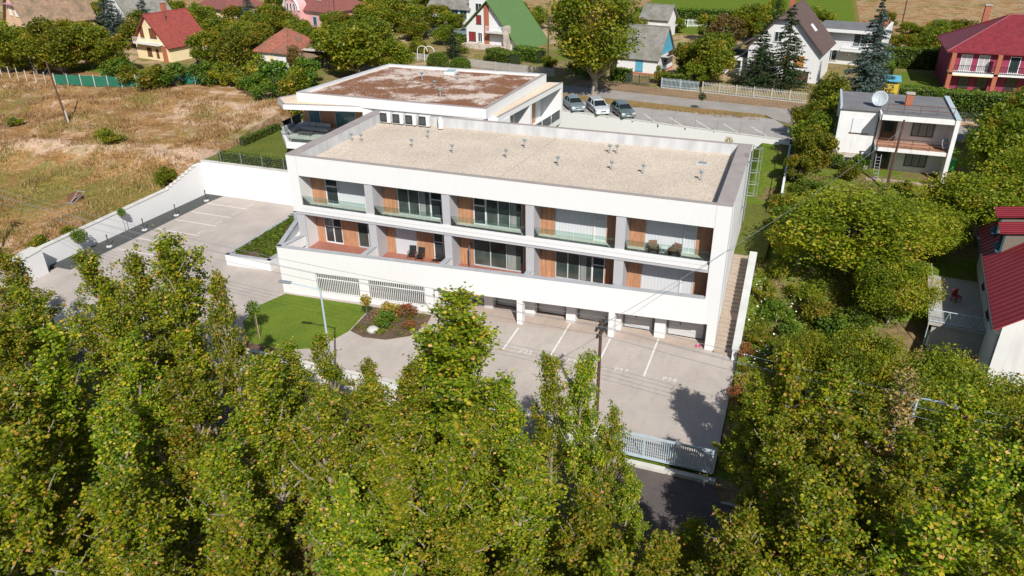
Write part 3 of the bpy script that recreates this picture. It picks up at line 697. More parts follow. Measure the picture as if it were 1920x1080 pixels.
hoop = MB().path([(.3 + .72 * math.sin(a) , LY - .36 * math.cos(a), 0) for a in np.linspace(0, math.pi, 9)], .022).mesh('hoop'); hoop.materials.append(METAL)
for i in range(5): o = link('hoop', hoop, la); o.location = (0, 0, 8.4 + i * .95)
MB().tube((1.02, LY, 8.4), (1.02, LY, 12.2), .02).tube((.8, LY - .27, 8.4), (.8, LY - .27, 12.2), .02).tube((.8, LY + .27, 8.4), (.8, LY + .27, 12.2), .02).build('cage_bar', METAL, la)
MB().box(0, LY - .2, HT - .3, .3, LY + .2, HT - .26).box(0, LY - .2, 7.2, .3, LY + .2, 7.24).build('bracket', METAL, la)

# ------------------------------------------------------------------ the second block behind
rb = thing('rear_building', 'white flat-roofed block with brown sedum roof and angled gravel canopies', 'building')
RP_ = [(-44.9, 15.8), (-24.0, 15.6), (-23.4, 31.6), (-42.8, 31.3)]
MB().prism([(-36.6, 16.1), (-24.3, 15.62), (-24.0, 31.4), (-42.9, 31.1), (-42.9, 21.0), (-36.6, 21.0)], 3.5, 11.2).build('wall', WHITE, rb)
MB().prism(RP_, 11.05, 11.75).build('roof_slab', WHITE, rb)
ins = [(-44.3, 16.2), (-24.4, 16.0), (-23.85, 31.2), (-42.5, 30.9)]
MB().sheet(ins, 11.76).build('sedum_layer', SEDUM, rb)
for a, c in zip(range(4), (1, 2, 3, 0)):
    p, q, pi, qi = RP_[a], RP_[c], ins[a], ins[c]
    MB().prism([p, q, qi, pi], 11.75, 12.0).build('parapet', WHITE, rb)
    k = MB().prism([p, q, qi, pi], 12.0, 12.035).build('parapet_coping', FLASH if a in (2, 3) else COPING, rb)
sk = box('skylight', WHITE_PLASTIC, rb, -34.6, 29.0, 11.7, -33.4, 30.2, 12.05, .03); box('dome', M('skylight_glass', (.30, .42, .42), rough=.15), sk, -34.5, 29.1, 12.05, -33.5, 30.1, 12.17, .05)
for x, y in ((-35.8, 26.0), (-31.9, 26.9), (-32.6, 22.6), (-30.5, 19.5)):
    a = link('vent_pipe', vp_me, rb); a.location = (x, y, 11.76); link('vent_cap', vc_me, a)
# left canopy with gravel, deep terrace and glass front under it
can = [(-44.6, 18.6), (-47.7, 16.3), (-45.5, 14.15), (-36.2, 16.0), (-36.2, 17.0)]
MB().prism([(-43.3, 24.0)] + can, 10.62, 11.12).build('canopy', WHITE, rb)
MB().prism([(-43.5, 23.4), (-47.3, 16.35), (-45.3, 14.45), (-36.6, 16.2), (-36.6, 17.0)], 11.12, 11.15).build('canopy_gravel', CANOPYGRAVEL, rb)
MB().wallrun([(-36.2, 16.0), (-45.5, 14.15), (-47.7, 16.3), (-43.3, 24.0)][::-1], .22, 11.12, 11.19).build('canopy_coping', COPING, rb)
slab = [(-46.3, 14.75), (-49.2, 18.0), (-49.4, 22.2), (-37.0, 22.2), (-37.0, 15.4)]
MB().prism(slab, 6.35, 7.02).build('terrace_slab', WHITE, rb)
MB().sheet([(-46.2, 15.0), (-49.0, 18.1), (-49.2, 22.0), (-37.0, 22.0), (-37.0, 15.6)], 7.03).build('terrace_floor', CONC_PALE, rb)
MB().prism([(-48.2, 20.9), (-42.9, 20.9), (-42.9, 24.5), (-46.5, 26), (-48.2, 24.5)], 3.5, 10.62).build('wall', WHITE, rb)
x = -48.15
for kind, w in (('wood', .75), ('glass', 1.5), ('wood', 1.9), ('glass', 2.6), ('wood', 3.6), ('glass', 1.2)):
    if kind == 'wood': box('timber_panel', TIMBER, rb, x, 20.82, 7.03, x + w, 20.9, 10.6)
    else:
        f = MB().box(x, 20.80, 7.03, x + .07, 20.9, 10.6).box(x + w - .07, 20.80, 7.03, x + w, 20.9, 10.6).build('sliding_door', GREY_FRAME, rb)
        box('pane', M('blue_pane', (.10, .20, .22), (.07, .15, .17), .5, .08, spec=.7) if 'blue_pane' not in MATS else MATS['blue_pane'], f, x + .07, 20.84, 7.03, x + w - .07, 20.88, 10.6)
    x += w
box('column', WHITE, rb, -37.3, 15.7, 3.5, -36.5, 16.5, 10.7)
gp = [(-45.9, 14.95), (-49.05, 18.15), (-49.25, 22.0)]
for (ax, ay), (bx, by_) in zip(gp, gp[1:]):
    for k in range(2):
        t0, t1 = k / 2 + .01, (k + 1) / 2 - .01
        MB().wallrun([(ax + (bx - ax) * t0, ay + (by_ - ay) * t0), (ax + (bx - ax) * t1, ay + (by_ - ay) * t1)], .02, 7.03, 8.05).build('glass_pane', GLASS, rb)
for k in range(4):
    MB().wallrun([(-45.8 + k * 2.05, 14.95 + k * .2), (-45.8 + (k + 1) * 2.05 - .03, 14.95 + (k + 1) * .2)], .02, 7.03, 8.05).build('glass_pane', GLASS, rb)
# right canopy, balcony
rc = [(-24.0, 16.0), (-23.2, 16.6), (-21.7, 32.3), (-23.4, 32.1)]
MB().prism(rc, 10.55, 11.02).build('canopy', WHITE, rb)
MB().prism([(-23.95, 17.0), (-23.4, 17.2), (-22.0, 31.9), (-23.3, 31.8)], 11.02, 11.05).build('canopy_gravel', CANOPYGRAVEL, rb)
MB().wallrun([(-23.2, 16.6), (-21.7, 32.3)], .2, 11.02, 11.09).build('canopy_coping', COPING, rb)
MB().prism([(-24.2, 16.6), (-23.2, 16.6), (-22.9, 19.0), (-24.2, 19.0)], 3.5, 10.55).build('column', WHITE, rb)
MB().prism([(-24.2, 23.8), (-22.55, 23.8), (-22.5, 24.2), (-24.2, 24.2)], 3.5, 10.55).build('column', WHITE, rb)
MB().prism([(-24.2, 31.9), (-21.75, 31.9), (-21.7, 32.3), (-24.2, 32.3)], 3.5, 10.55).build('column', WHITE, rb)
MB().prism([(-24.2, 24.2), (-22.4, 24.2), (-21.75, 31.9), (-24.2, 31.9)], 6.6, 7.2).build('balcony_slab', WHITE, rb)
for k in range(3):
    t0, t1 = k / 3 + .005, (k + 1) / 3 - .005; f = lambda t: (-22.4 + .63 * t, 24.25 + 7.6 * t)
    MB().wallrun([f(t0), f(t1)], .02, 7.2, 8.2).build('glass_pane', GLASS, rb)
w = box('window', TIMBER, rb, -24.05, 26.0, 7.2, -23.93, 29.5, 9.6); box('pane', PANE, w, -23.93, 26.6, 7.3, -23.91, 28.2, 9.4)
w = box('window', TIMBER, rb, -24.05, 20.0, 7.2, -23.93, 22.5, 9.6); box('pane', PANE, w, -23.93, 20.4, 7.3, -23.91, 22.0, 9.4)

# ------------------------------------------------------------------ site walls, planter, fences, gate
lw = thing('retaining_wall', 'white retaining wall along the dry field with stepped top and concrete coping', 'wall')
LWP = [(-57.9, 14.5), (-58.9, -6.6)]
def lx(y): return -57.9 - (14.5 - y) * .0474
zs_ = 3.5
MB().prism([(lx(14.5), 14.5), (lx(14.5) - .35, 14.5), (lx(13.6) - .35, 13.6), (lx(13.6), 13.6)], -.3, 3.6).build('wall', WHITE, lw)
yy = 13.6; zz = 3.45
for k in range(7):
    MB().prism([(lx(yy), yy), (lx(yy) - .35, yy), (lx(yy - .6) - .35, yy - .6), (lx(yy - .6), yy - .6)], -.3, zz).build('stepped_wall', WHITE, lw)
    MB().prism([(lx(yy) + .04, yy), (lx(yy) - .39, yy), (lx(yy - .6) - .39, yy - .6), (lx(yy - .6) + .04, yy - .6)], zz, zz + .05).build('coping', CONC_PALE, lw)
    yy -= .6; zz -= .17
zf = lambda a, c: 2.25 - (9.4 - c) * .028
MB().prism([(lx(9.4), 9.4), (lx(9.4) - .3, 9.4), (lx(-6.6) - .3, -6.6), (lx(-6.6), -6.6)], -.3, zf).build('wall', WHITE, lw)
MB().prism([(lx(9.4) + .05, 9.4), (lx(9.4) - .55, 9.4), (lx(-6.6) - .55, -6.6), (lx(-6.6) + .05, -6.6)], zf, lambda a, c: zf(a, c) + .06).build('coping', CONC_PALE, lw)
bwl = thing('retaining_wall', 'plain white retaining wall below the hedge at the end of the parking court', 'wall')
MB().box(-57.9, 14.5, -.3, -38.6, 14.8, 3.85).build('wall', WHITE, bwl); MB().box(-57.95, 14.45, 3.85, -38.6, 14.85, 3.91).build('coping', CONC_PALE, bwl)
gh = thing('gatehouse_wall', 'low white wall stub with pointed end near the front of the parking court', 'wall')
MB().prism([(-57.6, -6.6), (-58.9, -6.6), (-58.9, -13.3), (-57.6, -13.3)], -.3, lambda a, c: 1.8 + .08 * (c + 13)).build('wall', WHITE, gh)
MB().prism([(-57.55, -6.55), (-58.95, -6.55), (-58.95, -13.35), (-57.55, -13.35)], lambda a, c: 1.8 + .08 * (c + 13), lambda a, c: 1.86 + .08 * (c + 13)).build('coping', CONC_PALE, gh)
pl = thing('planter', 'low white walled planter with grey coping full of ground cover', 'planter')
PLP = [(-43.5, .1), (-38.8, .3), (-38.75, 4.3), (-38.75, 10.8), (-43.5, 10.8)]
for a, c in ((0, 1), (1, 2), (3, 4), (4, 0)):
    MB().wallrun([PLP[a], PLP[c]], .3, -.2, 1.0).build('wall', WHITE, pl)
    MB().wallrun([PLP[a], PLP[c]], .36, 1.0, 1.05).build('coping', COPING_GREY, pl)
MB().prism([(-43.3, .35), (-38.95, .5), (-38.95, 10.6), (-43.3, 10.6)], -.2, .8).build('soil', SOIL, pl)
fwl = thing('front_wall', 'white garden wall along the street behind the poplars', 'wall')
x = -57.6
while x < -4.4:
    x1 = min(x + 5.9, -4.2)
    MB().box(x, -13.45, -.4, x1, -13.25, 1.62).build('wall_panel', WHITE, fwl); MB().box(x - .03, -13.5, 1.62, x1 - .02, -13.2, 1.68).build('coping', CONC_PALE, fwl)
    if x > -57: MB().box(x - .18, -13.52, -.4, x - .002, -13.18, 1.6).build('wall_post', WHITE, fwl)
    x = x1 + .18
gate = thing('sliding_gate', 'blue-grey metal sliding gate of close upright bars at the driveway', 'gate', (-4.1, -13.35, 0))
GW = 5.7
MB().box(0, -.05, 1.55, GW, .05, 1.68).box(0, -.05, .02, GW, .05, .18).box(0, -.05, .18, .09, .05, 1.55).box(GW - .09, -.05, .18, GW, .05, 1.55).box(GW * .62, -.05, .18, GW * .62 + .07, .05, 1.55).box(GW * .3, -.05, .18, GW * .3 + .07, .05, 1.55).build('gate_frame', BLUE_GREY, gate)
gb = MB().box(-.025, -.02, .18, .025, .02, 1.55).mesh('bar'); gb.materials.append(BLUE_GREY)
for i in range(44): o = link('bar', gb, gate); o.location = (.15 + i * (GW - .3) / 43, 0, 0)
rw = thing('retaining_wall', 'white retaining wall in front of the upper parking lot carrying thin fence posts', 'wall')
a, c = (-24.0, rear_line(-24)), (2.75, rear_line(2.75))
MB().wallrun([a, c], .3, 3.4, 6.02).build('wall', WHITE, rw); MB().wallrun([(a[0], a[1] - .03), (c[0], c[1] - .03)], .36, 6.02, 6.07).build('coping', CONC_PALE, rw)
fp = MB().tube((0, 0, 6.07), (0, 0, 7.2), .03).mesh('fence_post'); fp.materials.append(METAL)
for x in np.arange(-17.5, 2.6, 2.5): o = link('fence_post', fp, rw); o.location = (x, rear_line(x) + .15, 0)
mb = MB()
for z in (6.4, 6.8, 7.15): mb.tube((-17.5, rear_line(-17.5) + .15, z), (2.5, rear_line(2.5) + .15, z), .008, n=4)
mb.build('fence_wire', METAL, rw)
ww = MB().box(2.75, 21, 3.4, 2.95, rear_line(2.75) + .3, 5.6).build('side_wall', WHITE_OLD); tag(ww, 'pale garden wall between the lawn and the shrubs of the grey-roofed house', 'wall')
hf = thing('mesh_fence', 'thin grey wire fence on posts around the raised lawn', 'fence')
hp = MB().tube((0, 0, 0), (0, 0, 1.35), .03).mesh('post'); hp.materials.append(METAL)
P1 = [(-57.75, 14.66 + k * 2.9) for k in range(6)] + [(-55.2 + k * 2.75, 14.66) for k in range(6)]
for x, y in P1: o = link('post', hp, hf); o.location = (x, y, 3.9)
mb = MB()
for z in np.arange(4.05, 5.2, .22): mb.tube((-57.75, 14.66, z), (-57.75, 29.2, z), .006, n=3).tube((-57.75, 14.66, z), (-39, 14.66, z), .006, n=3)
for x in np.arange(-57.6, -39, .35): mb.tube((x, 14.66, 3.95), (x, 14.66, 5.15), .005, n=3, cap=False)
mb.build('wire', METAL, hf)

# ------------------------------------------------------------------ small things on and round the building
def aircon(x, y, label, rz=0):
    t = thing('air_conditioner', label, 'air conditioner', (x, y, DECKZ), rz, 'air conditioners on the gravel roof')
    box('case', M('aircon_case', (.66, .66, .64), (.58, .58, .57), 2, .5) if 'aircon_case' not in MATS else MATS['aircon_case'], t, -.5, -.19, .1, .5, .19, .98, .02)
    f = MB().box(-.46, -.205, .16, .20, -.192, .93).build('fan_grille', M('aircon_grille', (.035, .038, .04), rough=.6) if 'aircon_grille' not in MATS else MATS['aircon_grille'], t)
    MB().lathe([(.27, -.004), (.27, .004), (.02, .006)], 16).xf(Matrix.Translation((-.13, -.212, .55)) @ Matrix.Rotation(R(90), 4, 'X')).build('fan_ring', METAL_DARK, f)
    for dx in (-.38, .38): box('foot', METAL_DARK, t, dx - .05, -.2, 0, dx + .05, .2, .1)
    return t
for x, w in ((-33.45, 'in the parapet corner'), (-32.1, 'second from the parapet corner'), (-30.75, 'third from the parapet corner'), (-29.35, 'fourth from the parapet corner')): aircon(x, 13.55, 'white air conditioner with black fan grille on the gravel roof, ' + w).scale = (1.12, 1.1, 1.12)
aircon(-27.75, 13.55, 'air conditioner turned sideways with pipes, at the end of the row on the gravel roof', R(-62))

def armchair(loc, rz, label, cloth, wood, group):
    t = thing('garden_chair', label, 'chair', loc, rz, group)
    box('seat', cloth, t, -.28, -.28, .36, .28, .26, .44, .02)
    b = MB().box(-.28, 0, .4, .28, .06, .98); b.xf(Matrix.Translation((0, .24, 0)) @ Matrix.Rotation(R(-12), 4, 'X')).build('backrest', cloth, t)
    for s in (-1, 1):
        MB().tube((s * .31, -.27, 0), (s * .31, -.25, .58), .022).build('leg', wood, t); MB().tube((s * .31, .27, 0), (s * .31, .25, .58), .022).build('leg', wood, t)
        MB().path([(s * .31, -.30, .58), (s * .31, 0, .62), (s * .31, .30, .58)], .028).build('armrest', wood, t)
    return t
BLACKCLOTH = M('black_cushion', (.018, .018, .02), rough=.85); REDWOOD = M('red_wood', (.22, .08, .035), (.16, .055, .025), 5, .5)
RATTAN = M('rattan', (.20, .12, .075), (.12, .075, .05), 12, .8, .6, 40); 
armchair((-24.85, 1.1, FL1), R(14), 'black cushioned wooden armchair on the red terrace, farther from the round table', BLACKCLOTH, REDWOOD, 'armchairs on the red terrace')
armchair((-24.05, 1.0, FL1), R(8), 'black cushioned wooden armchair on the red terrace, nearer the round table', BLACKCLOTH, REDWOOD, 'armchairs on the red terrace')
t = thing('garden_table', 'small round dark glass table on the red terrace beside the armchairs', 'table', (-22.3, 1.0, FL1))
MB().lathe([(.36, .60), (.36, .63), (.01, .631)], 16).build('table_top', PANE, t)
for a in (0, 2.1, 4.2): MB().tube((.3 * math.cos(a), .3 * math.sin(a), 0), (.2 * math.cos(a), .2 * math.sin(a), .6), .018).build('leg', REDWOOD, t)
tag(MB().box(-23.15, 1.1, FL1 + .005, -22.55, 1.5, FL1 + .03).build('door_mat', BLACKPLASTIC), 'dark door mat on the red terrace by the cross-barred window', 'mat')
o = MB().box(0, 0, .05, .04, .95, 2.0).xf(Matrix.Translation((-19.55, .75, FL1)) @ Matrix.Rotation(R(18), 4, 'Z')).build('door_screen', METAL)
tag(o, 'open hinged metal insect screen standing out over the red terrace', 'screen'); 
for i, (x, lb) in enumerate(((-5.1, 'brown rattan armchair on the glass-fronted balcony, beside the timber panel'), (-3.6, 'brown rattan armchair on the glass-fronted balcony, beside the end wall'))):
    t = thing('rattan_chair', lb, 'chair', (x, .85, FL2), R(20 - 40 * i), 'rattan armchairs on the balcony')
    box('seat', RATTAN, t, -.32, -.3, .3, .32, .3, .42, .03); MB().box(-.3, 0, .4, .3, .06, .85).xf(Matrix.Translation((0, .26, 0)) @ Matrix.Rotation(R(-14), 4, 'X')).build('backrest', RATTAN, t)
    for s in (-1, 1):
        MB().box(s * .34 - .03, -.3, .02, s * .34 + .03, .3, .62).build('armrest', RATTAN, t)
        MB().tube((s * .3, -.27, 0), (s * .3, -.27, .3), .02).build('leg', BLACKPLASTIC, t); MB().tube((s * .3, .27, 0), (s * .3, .27, .3), .02).build('leg', BLACKPLASTIC, t)
t = thing('side_table', 'small pale side table between the two rattan armchairs', 'table', (-4.35, 1.1, FL2)); box('table_top', WHITE_PLASTIC, t, -.22, -.22, .42, .22, .22, .46, .01)
for sx in (-.17, .17):
    for sy in (-.17, .17): box('leg', GREY_FRAME, t, sx - .02, sy - .02, 0, sx + .02, sy + .02, .42)
t = thing('clogs', 'pair of pink rubber clogs left at the last garage pillar', 'shoes', (-1.15, .28, .004), R(20))
for dx in (-.08, .08): MB().lathe([(.05, 0), (.075, .03), (.07, .08), (.03, .11)], 10).xf(Matrix.Translation((dx * 1.5, 0, 0)) @ Matrix.Scale(2.0, 4, (0, 1, 0))).build('clog', PINKRUBBER, t)
# sofa group on the rear terrace
GREYCLOTH = M('grey_cushion', (.33, .35, .36), (.27, .29, .30), 3, .9)
t = thing('corner_sofa', 'grey corner sofa on the glass-railed terrace of the rear block', 'sofa', (-45.6, 18.6, 7.03))
box('base', GREYCLOTH, t, -1.8, .2, .1, 1.8, 1.05, .42, .04); box('base', GREYCLOTH, t, -2.6, -1.8, .1, -1.75, 1.05, .42, .04)
for k in range(4): box('cushion', GREYCLOTH, t, -1.72 + k * .88, .85, .42, -.9 + k * .88, 1.08, .85, .06)
for k in range(2): box('cushion', GREYCLOTH, t, -2.6, -1.7 + k * 1.0, .42, -2.36, -.75 + k * 1.0, .85, .06)
t = thing('lounge_table', 'low dark table in front of the grey corner sofa', 'table', (-45.6, 17.5, 7.03)); box('table_top', METAL_DARK, t, -.8, -.45, .36, .8, .45, .42, .01)
for sx in (-.7, .7):
    for sy in (-.38, .38): box('leg', METAL_DARK, t, sx - .03, sy - .03, 0, sx + .03, sy + .03, .36)
# parking court bollards
bl = thing('bollard_lamp', 'slim black bollard lamp on a pale foot beside the dark gravel strip', 'lamp', (-56.4, 12.6, .012), 0, 'bollard lamps along the gravel strip')
MB().lathe([(.28, 0), (.28, .06), (.2, .1)], 10).build('foot', CONC_PALE, bl); MB().lathe([(.05, .1), (.05, 1.25), (.03, 1.27)], 8).build('post', METAL_DARK, bl); MB().lathe([(.065, 1.1), (.065, 1.22), (.02, 1.26)], 8).build('head', METAL_DARK, bl)
for x, y in ((-56.4, 12.6), (-56.5, 8.1), (-56.75, 3.9), (-56.95, -.4)): place(bl, USED, (x, y, .012), label='slim black bollard lamp beside the dark gravel strip, %s from the hedge-topped wall' % {12.6: 'first', 8.1: 'second', 3.9: 'third', -.4: 'fourth'}[y])
# debris in the field
t = thing('scrap_heap', 'rusty barrel half and pale bent pipes dumped in the dry field', 'scrap', (-66.0, 4.3, land(-66, 4.3)))
RUST = M('rust', (.16, .07, .04), (.10, .045, .03), 5, .95, .4, 20)
MB().lathe([(.75, 0), (.7, .5), (.4, .62), (.05, .65)], 14).xf(Matrix.Translation((-.6, .8, 0)) @ Matrix.Rotation(R(25), 4, 'X')).build('barrel', RUST, t)
for p, q in (((-.9, -.6, .05), (1.0, -.4, .1)), ((-.4, -.5, .05), (.5, .6, .8)), ((.3, -.5, .05), (.9, .9, 1.0)), ((0, -.5, 0), (.2, .6, 1.1)), ((.2, .6, 1.1), (.9, .9, 1.0))): MB().tube(p, q, .03).build('pipe', METAL, t)

# ------------------------------------------------------------------ cars
def car(label, paint, loc, rz, wagon=False, group=None, tall=0, dark=False):
    t = thing('parked_car', label, 'car', loc, rz, group)
    L2, W2 = 2.2, .88                                            # front is +x
    prof = [(-L2, .38), (-L2 + .02, .72), (-L2 + .14, .88), (-1.35, .93 + tall * .3), (.95, .93 + tall * .2), (1.75, .80 + tall * .15), (2.12, .66), (L2, .45), (L2 - .05, .25), (-L2 + .08, .25)]
    def loft(pr, rings):
        n = len(pr); vs = []; fs = []
        for yv, ins_, dz in rings:
            for px, pz in pr:
                cx = 0; vs.append((cx + (px - cx) * (1 - ins_), yv, .55 + (pz - .55) * (1 - ins_ * .6) + dz))
        for k in range(len(rings) - 1):
            for i in range(n): fs.append((k * n + i, (k + 1) * n + i, (k + 1) * n + (i + 1) % n, k * n + (i + 1) % n))
        fs += [tuple(range(n)), tuple(range((len(rings) - 1) * n, len(rings) * n))[::-1]]
        return MB().add(vs, fs)
    loft(prof, [(-W2, .05, 0), (-W2 + .07, .015, 0), (-W2 + .25, 0, .02), (0, -.005, .035), (W2 - .25, 0, .02), (W2 - .07, .015, 0), (W2, .05, 0)]).build('body', paint, t, smooth=False)
    rear = -1.95 if wagon else -1.55
    zr = 1.44 + tall
    def cab(mb, w0, w1, x0, x1, xr0, xr1, z0, z1):
        return mb.add([(x0, -w0, z0), (x1, -w0, z0), (x1, w0, z0), (x0, w0, z0), (xr0, -w1, z1), (xr1, -w1, z1), (xr1, w1, z1), (xr0, w1, z1)],
                      [(3, 2, 1, 0), (4, 5, 6, 7), (0, 1, 5, 4), (1, 2, 6, 5), (2, 3, 7, 6), (3, 0, 4, 7)])
    zb = .93 + tall * .2
    cab(MB(), .80, .62, rear, 1.05 + tall * .5, rear + .35, .18, zb - .03, zr - .06).build('windows', CARGLASS, t)
    mb = cab(MB(), .645, .56, rear + .28, .32, rear + .5, .05, zr - .10, zr)
    for s in (-1, 1):
        for a, c in (((1.06 + tall * .5, s * .80, zb - .02), (.2, s * .63, zr - .07)), ((rear - .01, s * .80, zb - .02), (rear + .36, s * .63, zr - .07)), ((-.35, s * .805, zb - .02), (-.38, s * .635, zr - .06))): mb.tube(a, c, .045, n=5)
    mb.build('roof', paint, t, bevel=.03)
    for sx in (-1.32, 1.36):
        for s in (-1, 1):
            w = MB().lathe([(.31, -.1), (.325, -.06), (.325, .06), (.31, .1)], 16).xf(Matrix.Translation((sx, s * .80, .325)) @ Matrix.Rotation(R(90), 4, 'X')).build('wheel', TYRE, t)
            MB().lathe([(.2, -.112), (.2, .112)], 10).xf(Matrix.Translation((sx, s * .80, .325)) @ Matrix.Rotation(R(90), 4, 'X')).build('rim', RIM, w)
    for s in (-1, 1):
        MB().box(1.98, s * .66 - .2, .58, 2.17, s * .66 + .16, .73).xf(Matrix.Identity(4)).build('headlight', LAMP, t, bevel=.03)
        MB().box(.62, s * .92 - .08, .93, .78, s * .92 + .08, 1.06).build('mirror', paint, t, bevel=.03)
        MB().box(-2.215, s * .7 - .13, .62, -2.1, s * .7 + .13, .8).build('tail_light', REDPAINT, t)
    box('grille', METAL_DARK, t, 2.1, -.34, .45, 2.215, .34, .62); box('bumper', paint, t, 2.05, -.8, .26, 2.225, .8, .42, .03)
    box('number_plate', WHITE_PLASTIC, t, 2.226, -.26, .40, 2.236, .26, .50)
    return t
CA = math.atan2(-4.25, 2.7)
car('blue-grey saloon car beside the canopy of the rear block', CAR_SILVER, (-22.9, 41.0, 5.964), CA, False, 'cars in the upper parking lot')
car('white compact car parked between the two grey cars', CAR_WHITE, (-19.7, 40.4, 5.964), CA, True, 'cars in the upper parking lot', .1)
car('grey-green estate car next to the empty parking bays', CAR_TEAL, (-16.5, 39.9, 5.964), CA, True, 'cars in the upper parking lot')
car('dark green car parked on the dirt drive among the gardens', CAR_DARK, (-62.6, 84.5, 5.9), R(200), False)
car('grey car half hidden behind the garden fir tree', CAR_SILVER, (-57.6, 86.5, 5.9), R(190), True)

# ------------------------------------------------------------------ poles, lamps and wires
def wood_pole(loc, h, label, arm=True, rz=0, tilt=(0, 0), base=None):
    t = thing('utility_pole', label, 'pole', loc, rz)
    q = (tilt[0], tilt[1], h)
    MB().tube((0, 0, -.5), q, .13, .09, 8).build('pole', POLEWOOD, t)
    if base: MB().tube((.18, 0, -.5), (.18 + tilt[0] * .15, tilt[1] * .15, 1.6), .14, .11, 6).build('concrete_foot', CONC, t)
    if arm:
        for k, z in enumerate((h - .25, h - .8)):
            a = box('crossarm', METAL_DARK, t, tilt[0] - .75 + .2 * k, tilt[1] - .06, z - .05, tilt[0] + .75 - .2 * k, tilt[1] + .06, z + .05)
            for dx in (-.68, -.3, .3, .68): MB().lathe([(.03, 0), (.05, .05), (.035, .12), (.045, .17), (.01, .2)], 8, (tilt[0] + dx * (1 - .27 * k), tilt[1], z + .05)).build('insulator', BLACKPLASTIC, a)
    return t
wood_pole((-5.55, -12.3, 0), 8.2, 'dark wooden power pole with crossarms standing before the garages', rz=R(80))
wood_pole((-83.3, 20.0, land(-83.3, 20.0)), 7.6, 'leaning dark wooden pole with concrete foot in the dry field', arm=False, tilt=(-1.0, .2), base=True)
wood_pole((11.8, 25.4, 4.8), 6.6, 'leaning wooden pole before the grey-roofed house', arm=False, tilt=(.25, .4))
wood_pole((-33.8, 64.0, 5.9), 7.0, 'reddish wooden pole behind the picket fence by the green-roofed house')
wood_pole((-82.6, 82.0, 5.9), 6.0, 'thin wooden pole in front of the pink house', arm=False)
wood_pole((-88.4, 50.1, 5.9), 4.0, 'short leaning wooden pole beside the red-roofed cream house', arm=False, tilt=(-.6, .1))
wood_pole((19.1, 119.2, 5.9), 8.0, 'wooden pole in the far dry field behind the houses')
wood_pole((-62.3, -8.6, .7), 8.6, 'leaning wooden pole at the street end of the retaining wall', tilt=(-1.2, .3))
def street_lamp(loc, h, arm, label):
    t = thing('street_lamp', label, 'street lamp', loc)
    MB().tube((0, 0, -.4), (0, 0, h), .09, .06, 10).build('pole', BLUE_GREY, t)
    e = (arm[0], arm[1], h + .25); MB().path([(0, 0, h - .05), (arm[0] * .5, arm[1] * .5, h + .12), e], .045).build('arm', BLUE_GREY, t)
    d = Vector((arm[0], arm[1], .1)).normalized()
    hd = MB().box(-.1, -.13, -.05, .75, .13, .06).xf(Matrix.Translation(e) @ d.to_track_quat('X', 'Z').to_matrix().to_4x4()).build('lamp_head', METAL, t, bevel=.03)
    MB().box(0, -.1, -.06, .65, .1, -.051).xf(Matrix.Translation(e) @ d.to_track_quat('X', 'Z').to_matrix().to_4x4()).build('lens', LAMP, hd); return t
street_lamp((-23.3, -13.75, -.2), 8.1, (-2.0, -.3), 'grey street lamp with long arm in front of the lawn')
street_lamp((10.6, -14.1, -.2), 8.3, (.9, -.5), 'grey street lamp rising among the orange-leaved poplars')
def wire(label, p, q, sag, r=.012, mat=None):
    pts = []
    for i in range(13):
        t = i / 12; a = Vector(p).lerp(Vector(q), t); a.z -= sag * 4 * t * (1 - t); pts.append(a)
    return tag(MB().path(pts, r, 4).build('power_line', mat or METAL), label, 'cable', 'overhead power lines')
Pm, Pl, Pr = (-5.55, -12.3), (-63.5, -8.3), (40.0, -16.5)
for k, dz in enumerate((8.15, 7.6)):
    for dy in (-.5, .5):
        wire('%s power line running from the power pole past the parking court' % (('upper', 'lower')[k] + (' house-side' if dy > 0 else ' street-side')), (Pl[0], Pl[1] + dy, dz + .6), (Pm[0], Pm[1] + dy, dz), .9)
        wire('%s power line running from the power pole past the garden bank' % (('upper', 'lower')[k] + (' house-side' if dy > 0 else ' street-side')), (Pm[0], Pm[1] + dy, dz), (Pr[0], Pr[1] + dy, dz + .4), .7)
wire('service cable slanting from the power pole past the end of the white building', (-5.55, -12.2, 7.9), (12.1, 25.8, 10.6), .7, .014)
for k in range(2): wire('%s thin power line crossing the dry field' % ('upper', 'lower')[k], (-62.3 - 1.2, -8.3, 8.8 - k * .6), (-84.3, 20.2, 11.3 - k * .5), .6)

